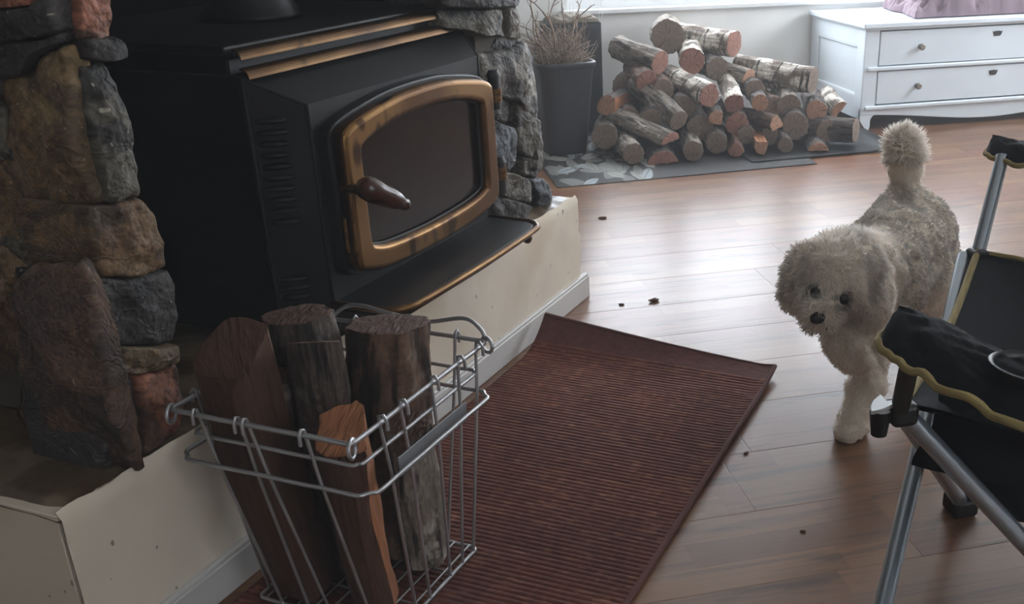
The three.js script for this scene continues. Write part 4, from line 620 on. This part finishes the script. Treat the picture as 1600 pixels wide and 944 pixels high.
// ------------------------------------------------------------------ folding camping chair
{
  M.fabric = phy({ color: 0x17191d, roughness: 0.9, specularIntensity: 0.35, bumpMap: tex(128, 128, (u, v, x, y) => grey(((x + y) % 4 < 2 ? 150 : 90) + 60 * pf(u, v, 8, 8, 901, 3)), false, [14, 14]), bumpScale: 0.0008, side: THREE.DoubleSide });
  M.binding = std({ roughness: 0.9, map: tex(128, 64, (u, v) => { const f = pf(u, v, 30, 6, 911, 4); return lerpc([178, 160, 106], [120, 104, 66], f * 0.9); }), bumpMap: bumpFine, bumpScale: 0.001 });
  M.tubeGrey = std({ color: 0xa4adb5, metalness: 0.75, roughness: 0.3 });
  M.plastic = std({ color: 0x141516, roughness: 0.4 });
  M.silver = std({ color: 0xc8ccd0, metalness: 0.7, roughness: 0.3 });
  const base = [0.82, 0, -1.2], ch = thing('camping_chair', 'black fabric folding camping chair with beige piping and grey tube legs facing the stove', 'camping chair', base);
  const l = (p) => [p[0] - base[0], p[1], p[2] - base[2]];
  const Bk = [0.79, 0, 0.613];                                  // towards the chair's back
  const C1 = [0.602, 0.405, -1.05], C2 = [1.0, 0.405, -1.54], add = (p, q, t) => [p[0] + q[0] * t, p[1] + q[1] * t, p[2] + q[2] * t];
  const R1 = add(C1, Bk, 0.5), R2 = add(C2, Bk, 0.5);
  const F1 = [0.514, 0.02, -0.936], F2 = [0.925, 0.02, -1.385], Q1 = [0.94, 0.02, -0.98], Q2 = add([0.99, 0.02, -1.50], Bk, 0.46);
  const seg = (name, a, b, r = 0.0128) => part(name, [rod(l(a), l(b), r, 16)], M.tubeGrey, ch);
  seg('leg', C1, Q1); seg('leg', C1, F2); seg('leg', [0.985, 0.405, -1.555], F1); seg('leg', C2, Q2); seg('back_post', add(R1, [0, 0.4, 0], 1), add(R1, [0, -0.1, 0], 1)); seg('back_post', add(R2, [0, 0.4, 0], 1), add(R2, [0, -0.1, 0], 1));
  seg('leg', R1, add(Q2, [0, 0, 0], 1)); seg('leg', R2, Q1);
  // feet
  for (const f of [F1, F2, Q1, Q2]) { const g = part('foot', [box(0.046, 0.034, 0.05, f[0] - base[0], 0.017, f[2] - base[2], 0.008), box(0.03, 0.03, 0.034, f[0] - base[0], 0.042, f[2] - base[2], 0.006)], M.plastic, ch); part('rivet', [new THREE.SphereGeometry(0.004, 10, 8).translate(f[0] - base[0] - 0.017, 0.044, f[2] - base[2] + 0.012)], M.silver, g); }
  // posts, arms
  const A1 = [0.556, 0.555, -0.972], A2 = [1.115, 0.565, -1.68];
  seg('arm_post', add(C2, [0, 0.0, 0], 1), [1.088, 0.555, -1.635], 0.012);
  part('arm_post', [rod(l([0.598, 0.40, -1.048]), l([0.575, 0.545, -0.985]), 0.0115, 14)], std({ color: 0x2c2a24, roughness: 0.5 }), ch, 'dark strap-wrapped arm post');
  // corner fittings
  const fit = (p, s) => { const g = part('corner_fitting', [box(0.035, 0.03, 0.035, p[0] - base[0], p[1] - 0.002, p[2] - base[2], 0.008), new THREE.CylinderGeometry(0.014, 0.010, 0.035, 14).translate(p[0] - base[0] - 0.028 * s, p[1] - 0.012, p[2] - base[2] + 0.0)], M.plastic, ch);
    const sh = new THREE.Shape(); sh.moveTo(-0.024, 0); sh.quadraticCurveTo(-0.008, 0.016, 0.016, 0.014); sh.lineTo(0.008, 0); sh.lineTo(0.018, -0.012); sh.quadraticCurveTo(-0.006, -0.014, -0.024, 0);
    const q = extrude(sh, 0.003, 0.001, 1); q.rotateX(-Math.PI / 2); q.rotateZ(0.15); q.rotateY(0.5); q.translate(p[0] - base[0] - 0.028, p[1] + 0.012, p[2] - base[2] + 0.004); part('metal_cap', [q], M.silver, g, 'shiny grey metal cap'); };
  fit(C1, 1);
  part('corner_fitting', [box(0.034, 0.034, 0.034, C2[0] - base[0], C2[1], C2[2] - base[2], 0.008)], M.plastic, ch);
  const eye = new THREE.TorusGeometry(0.014, 0.0055, 8, 18); eye.rotateY(0.9); eye.translate(C1[0] - base[0] + 0.004, C1[1] + 0.024, C1[2] - base[2] - 0.012); part('binding_loop', [eye], M.binding, ch, 'beige fabric loop at the seat corner');
  // sagging seat
  const seat = (a, b, dz = 0) => { const f = [mix(C1[0], C2[0], a), 0.405, mix(C1[2], C2[2], a)], p = add(f, Bk, 0.5 * b), sag = 0.075 * Math.sin(Math.PI * a) * (0.55 + 0.45 * Math.sin(Math.PI * b)) + 0.05 * b; return [p[0] - base[0], 0.417 - sag + dz + 0.003 * fb3(a * 6, b * 6, 2, 2), p[2] - base[2], a * 4, b * 4]; };
  part('seat', [grid(30, 26, (a, b) => seat(a, b)), grid(30, 26, (a, b) => seat(a, b, -0.007))], M.fabric, ch, 'black sagging fabric seat');
  part('seat_binding', [tube(Array.from({ length: 16 }, (_, i) => seat(i / 15, 0, 0).slice(0, 3)), 0.0062, 70, 8), tube(Array.from({ length: 16 }, (_, i) => seat(1, i / 15, 0).slice(0, 3)), 0.005, 70, 8)], M.binding, ch, 'beige seat piping');
  part('seat_flap', [grid(24, 10, (a, b) => { const p = seat(a, 0.02); return [p[0] + 0.03 * b, p[1] - 0.006 - 0.06 * b * Math.sin(Math.PI * Math.min(1, a * 1.05)), p[2] + 0.024 * b]; })], M.fabric, ch);
  part('side_panel', [grid(26, 16, (a, b) => { const p = add([C1[0] + 0.045, 0, C1[2] - 0.045], Bk, 0.01 + 0.44 * a), h = mix(0.475, 0.30 - 0.03 * a, b); return [p[0] - base[0] + 0.012 * Math.sin(a * 9 + b * 4), h, p[2] - base[2] + 0.014 * Math.sin(b * 3.1) + 0.008 * fb3(a * 5, b * 5, 1, 2)]; })], M.fabric, ch, 'black fabric side under the arm');
  // hanging pouch
  const po = new THREE.SphereGeometry(1, 30, 22); { const p = po.attributes.position; for (let i = 0; i < p.count; i++) { const x = p.getX(i), y = p.getY(i), z = p.getZ(i), k = 1 / (Math.abs(x) ** 3 + Math.abs(y) ** 3 + Math.abs(z) ** 3) ** (1 / 3), w = 1 + 0.06 * fb3(x * 2, y * 2, z * 2, 3); p.setXYZ(i, x * k * 0.1 * w, y * k * 0.105 * w, z * k * 0.05 * w); } po.rotateY(-0.66); po.translate(0.83 - base[0], 0.305, -1.06 - base[2]); po.computeVertexNormals(); boxUV(po); }
  part('pouch', [po], M.fabric, ch, 'dark bulging side pouch');
  // padded arms with piping
  const arm = (ctrl, w, name, cup) => {
    const c = new THREE.CatmullRomCurve3(ctrl.map((p) => V(...l(p)))), at = (t) => { const p = c.getPoint(clamp(t)), d = c.getTangent(clamp(t)), s = V(-d.z, 0, d.x).normalize(); return [p, d, s]; };
    const half = (t) => w * Math.sqrt(Math.max(0.0001, 1 - (1 - Math.min(1, t / 0.16)) ** 2)) * mix(1, 1.1, t);
    const P = (t, v, up) => { const [p, d, s] = at(t), h = half(t), wr = 0.004 * fb3(t * 14, v * 5, up, 2); return [p.x + s.x * h * v, p.y + d.y * 0 + up * 0.006 * (1 - v * v * 0.5) - 0.018 * Math.abs(v) ** 2.2 * (up > 0 ? 1 : 0.9) + wr, p.z + s.z * h * v, t * 3, v]; };
    const g = part(name, [grid(60, 20, (a, b) => P(a, b * 2 - 1, 1.4)), grid(60, 20, (a, b) => P(a, b * 2 - 1, -0.9))], M.fabric, ch, 'black padded fabric armrest');
    const edge = []; for (let i = 0; i <= 40; i++) { const p = P(1 - i / 40, -1, 0.1); edge.push(p.slice(0, 3)); } for (let i = 1; i <= 40; i++) { const p = P(i / 40, 1, 0.1); edge.push(p.slice(0, 3)); }
    edge.forEach((p, i) => { p[1] += 0.004 * n3(i * 0.45, 3, w * 50); p[0] += 0.003 * n3(i * 0.4, 9, 1); });
    part('piping', [tube(edge, 0.0048, 240, 8)], M.binding, g, 'worn beige piping');
    if (cup) { const [p] = at(0.44); part('cup_holder', [new THREE.LatheGeometry([[0, -0.03], [0.032, -0.03], [0.036, 0], [0.041, 0.006], [0.044, 0.004], [0.04, -0.002]].map((q) => new THREE.Vector2(...q)), 30).rotateZ(-0.1).translate(p.x + 0.012, p.y + 0.008, p.z)], M.plastic, g, 'round black cup holder'); }
  };
  arm([[0.552, 0.562, -0.99], [0.572, 0.556, -0.91], [0.615, 0.545, -0.80], [0.70, 0.53, -0.70], [0.86, 0.525, -0.62]], 0.052, 'armrest', true);
  arm([[1.105, 0.57, -1.70], [1.14, 0.565, -1.62], [1.22, 0.55, -1.50], [1.33, 0.54, -1.38], [1.42, 0.53, -1.28]], 0.05, 'armrest', false);
  // back rest, outside the frame
  part('backrest', [grid(24, 24, (a, b) => { const f = [mix(R1[0], R2[0], a), 0, mix(R1[2], R2[2], a)], p = add(f, Bk, 0.02 + 0.13 * b + 0.06 * Math.sin(3.14 * a)); return [p[0] - base[0], 0.38 + 0.5 * b, p[2] - base[2], a * 4, b * 4]; })], M.fabric, ch, 'black fabric backrest');
}

// ------------------------------------------------------------------ the dog, one continuous body
{
  const base = [0.98, 0, -1.84], dog = thing('dog', 'curly cream dog walking towards the rug with lowered head and raised pompom tail', 'dog', base);
  const bones = [                                               // from, to, radii
    [[1.15, 0.282, -2.055], [1.06, 0.272, -1.95], 0.094, 0.088], [[1.06, 0.272, -1.95], [0.98, 0.262, -1.85], 0.090, 0.088], [[0.98, 0.262, -1.85], [0.945, 0.235, -1.81], 0.084, 0.070],
    [[0.965, 0.29, -1.83], [0.89, 0.32, -1.765], 0.070, 0.058],
    [[0.885, 0.325, -1.765], [0.845, 0.328, -1.735], 0.062, 0.062], [[0.845, 0.332, -1.735], [0.806, 0.336, -1.708], 0.062, 0.058], [[0.795, 0.318, -1.69], [0.757, 0.291, -1.640], 0.046, 0.029], [[0.752, 0.355, -1.728], [0.738, 0.305, -1.715], 0.020, 0.024], [[0.872, 0.345, -1.705], [0.893, 0.275, -1.69], 0.022, 0.028],
    [[0.975, 0.24, -1.84], [0.968, 0.165, -1.805], 0.050, 0.031], [[0.968, 0.165, -1.805], [0.915, 0.085, -1.74], 0.030, 0.024], [[0.915, 0.085, -1.74], [0.872, 0.03, -1.70], 0.023, 0.021], [[0.872, 0.024, -1.70], [0.846, 0.016, -1.676], 0.022, 0.017],
    [[0.92, 0.245, -1.79], [0.86, 0.225, -1.715], 0.042, 0.024], [[0.86, 0.225, -1.715], [0.823, 0.21, -1.68], 0.022, 0.019], [[0.823, 0.21, -1.68], [0.856, 0.168, -1.687], 0.019, 0.019], [[0.856, 0.168, -1.687], [0.872, 0.158, -1.69], 0.019, 0.015],
    [[1.13, 0.25, -2.02], [1.17, 0.19, -1.985], 0.085, 0.055], [[1.17, 0.19, -1.985], [1.225, 0.11, -2.005], 0.048, 0.030], [[1.225, 0.11, -2.005], [1.205, 0.025, -1.965], 0.028, 0.025], [[1.205, 0.025, -1.965], [1.175, 0.018, -1.94], 0.025, 0.020],
    [[1.19, 0.25, -2.08], [1.235, 0.19, -2.06], 0.085, 0.052], [[1.235, 0.19, -2.06], [1.30, 0.115, -2.09], 0.045, 0.03], [[1.30, 0.115, -2.09], [1.285, 0.025, -2.05], 0.028, 0.025], [[1.285, 0.025, -2.05], [1.26, 0.018, -2.02], 0.024, 0.02],
    [[1.155, 0.36, -2.085], [1.142, 0.425, -2.08], 0.026, 0.018], [[1.14, 0.45, -2.075], [1.128, 0.487, -2.06], 0.030, 0.032],
  ];
  const N = 84, C = [0.99, 0.285, -1.86], S = 0.37, mc = new MarchingCubes(N, M.wall, false, false, 400000);
  const segd = (p, b) => { const [a, c, r1, r2] = b, dx = c[0] - a[0], dy = c[1] - a[1], dz = c[2] - a[2], L = dx * dx + dy * dy + dz * dz, t = clamp(((p[0] - a[0]) * dx + (p[1] - a[1]) * dy + (p[2] - a[2]) * dz) / L); return Math.hypot(p[0] - a[0] - dx * t, p[1] - a[1] - dy * t, p[2] - a[2] - dz * t) - mix(r1, r2, t); };
  mc.isolation = 0;
  for (let z = 0; z < N; z++) for (let y = 0; y < N; y++) for (let x = 0; x < N; x++) {
    const p = [C[0] + S * (x - N / 2) / (N / 2), C[1] + S * (y - N / 2) / (N / 2), C[2] + S * (z - N / 2) / (N / 2)];
    let m = 0, dmin = 9; for (const b of bones) { const d = segd(p, b); dmin = Math.min(dmin, d); if (d < 0.12) m += Math.exp(-d * 62); }
    let d = m > 0 ? -Math.log(m) / 62 : dmin;
    if (d < 0.06 && d > -0.06) d -= 0.009 * fb3(p[0] * 26, p[1] * 26, p[2] * 26, 3) + 0.006 * Math.abs(n3(p[0] * 60, p[1] * 60, p[2] * 60));
    mc.field[z * N * N + y * N + x] = clamp(-d, -0.3, 0.3);
  }
  mc.update();
  const cnt = mc.count, P = new Float32Array(cnt * 3);
  for (let i = 0; i < cnt; i++) { P[3 * i] = C[0] + S * mc.positionArray[3 * i] - base[0]; P[3 * i + 1] = Math.max(0.002, C[1] + S * mc.positionArray[3 * i + 1]); P[3 * i + 2] = C[2] + S * mc.positionArray[3 * i + 2] - base[2]; }
  let g = new THREE.BufferGeometry(); g.setAttribute('position', new THREE.BufferAttribute(P, 3)); g = mergeVertices(g, 1e-5); g.computeVertexNormals();
  M.coat = std({ color: 0xd8cab8, roughness: 1 });
  part('body', g, M.coat, dog);
  // face
  const dk = std({ color: 0x0c0a0a, roughness: 0.22 });
  const sp = (r, p, sx = 1, sy = 1, sz = 1) => { const q = new THREE.SphereGeometry(r, 18, 14); q.scale(sx, sy, sz); q.translate(p[0] - base[0], p[1], p[2] - base[2]); return q; };
  const gp = g.attributes.position, snap = (p) => { let b = 9, o = null; for (let i = 0; i < gp.count; i++) { const d = Math.hypot(gp.getX(i) + base[0] - p[0], gp.getY(i) - p[1], gp.getZ(i) + base[2] - p[2]); if (d < b) { b = d; o = [gp.getX(i) + base[0], gp.getY(i), gp.getZ(i) + base[2]]; } } return o; };
  const EYES = [snap([0.754, 0.328, -1.655]), snap([0.797, 0.320, -1.630])], NOSE = snap([0.741, 0.290, -1.608]), MOUTH = snap([0.766, 0.264, -1.615]);
  part('nose', [sp(0.0125, NOSE, 1.15, 0.9, 0.85)], dk, dog, 'black nose'); 
  part('eye', [sp(0.0095, EYES[0])], dk, dog, 'dark eye'); part('eye', [sp(0.0095, EYES[1])], dk, dog, 'dark eye');
  part('mouth', [sp(0.013, MOUTH, 1.1, 0.35, 0.5)], dk, dog);
  // coat: thousands of fine tufts over the skin
  const pos = g.attributes.position, nor = g.attributes.normal, ix = g.index.array, tris = [], tot = []; let sum = 0;
  for (let i = 0; i < ix.length; i += 3) { const a = V().fromBufferAttribute(pos, ix[i]), b = V().fromBufferAttribute(pos, ix[i + 1]), c = V().fromBufferAttribute(pos, ix[i + 2]); sum += b.sub(a).cross(c.sub(a)).length() / 2; tot.push(sum); }
  const tuft = grid(2, 4, (a, b) => { const w = (a - 0.5) * 0.16 * (1 - b ** 1.6), bend = 0.42 * b * b; return [w, b - 0.18 * b * b, bend + 0.06 * Math.abs(a - 0.5) * (1 - b), a, b]; });
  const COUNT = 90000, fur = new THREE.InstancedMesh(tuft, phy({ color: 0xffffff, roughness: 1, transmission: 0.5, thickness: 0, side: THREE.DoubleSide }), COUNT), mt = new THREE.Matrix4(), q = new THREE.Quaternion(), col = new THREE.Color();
  const bodyAxis = V(0.19, -0.12, 0.22).normalize();
  let k = 0;
  for (let i = 0; i < COUNT; i++) {
    const r = rnd() * sum; let lo = 0, hi = tot.length - 1; while (lo < hi) { const m = (lo + hi) >> 1; if (tot[m] < r) lo = m + 1; else hi = m; }
    const u = Math.sqrt(rnd()), v = rnd(), w = [1 - u, u * (1 - v), u * v], p = V(), n = V();
    for (let j = 0; j < 3; j++) { p.addScaledVector(V().fromBufferAttribute(pos, ix[lo * 3 + j]), w[j]); n.addScaledVector(V().fromBufferAttribute(nor, ix[lo * 3 + j]), w[j]); }
    n.normalize(); const W = p.clone().add(V(...base));
    const ey = Math.min(W.distanceTo(V(...EYES[0])), W.distanceTo(V(...EYES[1]))), eyeD = Math.min(ey, W.distanceTo(V(...NOSE)));
    const tail = W.y > 0.44, head = W.x < 0.90 && W.y > 0.22, leg = W.y < 0.17;
    let len = (tail ? 0.024 : head ? 0.017 : leg ? 0.009 : 0.0095) * rr(0.7, 1.25); if (eyeD < 0.011) len *= 0.25; if (W.y < 0.02) len *= 0.4;
    const curl = V(fb3(W.x * 22, W.y * 22, W.z * 22, 2), fb3(W.x * 22 + 9, W.y * 22, W.z * 22, 2), fb3(W.x * 22, W.y * 22 + 7, W.z * 22, 2));
    const dir = n.clone().multiplyScalar(tail ? 1.2 : 0.75).addScaledVector(curl, tail ? 1.2 : head ? 0.8 : 0.28).add(V(0, tail ? 0.1 : -0.5, 0)).add(V(rr(-0.18, 0.18), rr(-0.18, 0.18), rr(-0.18, 0.18)));
    if (dir.dot(n) < 0.12) dir.addScaledVector(n, 0.2 - dir.dot(n)); dir.normalize();
    q.setFromUnitVectors(V(0, 1, 0), dir).multiply(new THREE.Quaternion().setFromAxisAngle(V(0, 1, 0), rnd() * 6.28));
    mt.compose(p.addScaledVector(n, -0.002), q, V(len * rr(0.7, 1.2), len, len)); fur.setMatrixAt(k, mt);
    const t = clamp(0.5 + 0.9 * fb3(W.x * 12, W.y * 12, W.z * 12, 3) + rr(-0.12, 0.12)), ear = head && W.y > 0.30 && (W.x < 0.775 && W.z < -1.68 || W.x > 0.85) ? 0.8 : 1, pale = 1;
    col.setRGB(mix(0.82, 0.95, t) * ear, mix(0.74, 0.90, t) * ear, mix(0.66, 0.84, t) * ear);  col.multiplyScalar(mix(0.30, 1, smooth(0.012, 0.026, ey))); const trunk = smooth(0.94, 1.0, W.x) * smooth(0.16, 0.22, W.y) * (1 - smooth(0.36, 0.42, W.y)); col.multiplyScalar(mix(1.0, 0.42, trunk)); if (tail && W.y < 0.45) col.multiplyScalar(0.8);  // trunk tint: browner clipped coat, with body shade put into the colour
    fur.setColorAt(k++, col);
  }
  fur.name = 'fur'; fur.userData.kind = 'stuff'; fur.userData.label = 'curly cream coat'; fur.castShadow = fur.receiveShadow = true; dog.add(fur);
}

// ------------------------------------------------------------------ wood chips and crumbs on the floor
{
  const chip = std({ color: 0x5a3b28, roughness: 0.9 });
  for (const [x, z, s, label] of [[0.73, -3.31, 0.010, 'dark splinter of wood on the floor just in front of the leaf-printed mat'], [0.60, -2.52, 0.006, 'small brown crumb on the shiny floor near the hearth corner'], [0.688, -2.52, 0.012, 'long thin splinter on the shiny floor near the hearth corner'], [0.64, -1.68, 0.005, 'brown crumb on the planks between the rug and the dog'], [1.6, -2.9, 0.006, 'dark crumb on the floor behind the raised tail of the dog'], [0.64, -1.40, 0.004, 'pale crumb on the floor between the rug and the chair leg']]) {
    const g = new THREE.IcosahedronGeometry(s, 1), p = g.attributes.position; for (let i = 0; i < p.count; i++) { const k = 1 + 0.5 * n3(p.getX(i) * 300 + x * 50, p.getY(i) * 300, p.getZ(i) * 300); p.setXYZ(i, p.getX(i) * k * 1.4, p.getY(i) * k * 0.4, p.getZ(i) * k * 0.6); } g.computeVertexNormals();
    const m = new THREE.Mesh(g, chip); m.name = numbered('wood_chip'); m.position.set(x, s * 0.35, z); m.rotation.y = rr(-0.4, 0.4); m.castShadow = true; scene.add(m); tag(m, label, 'wood chip', 'wood chips scattered on the floor');
  }
}

renderer.render(scene, camera);
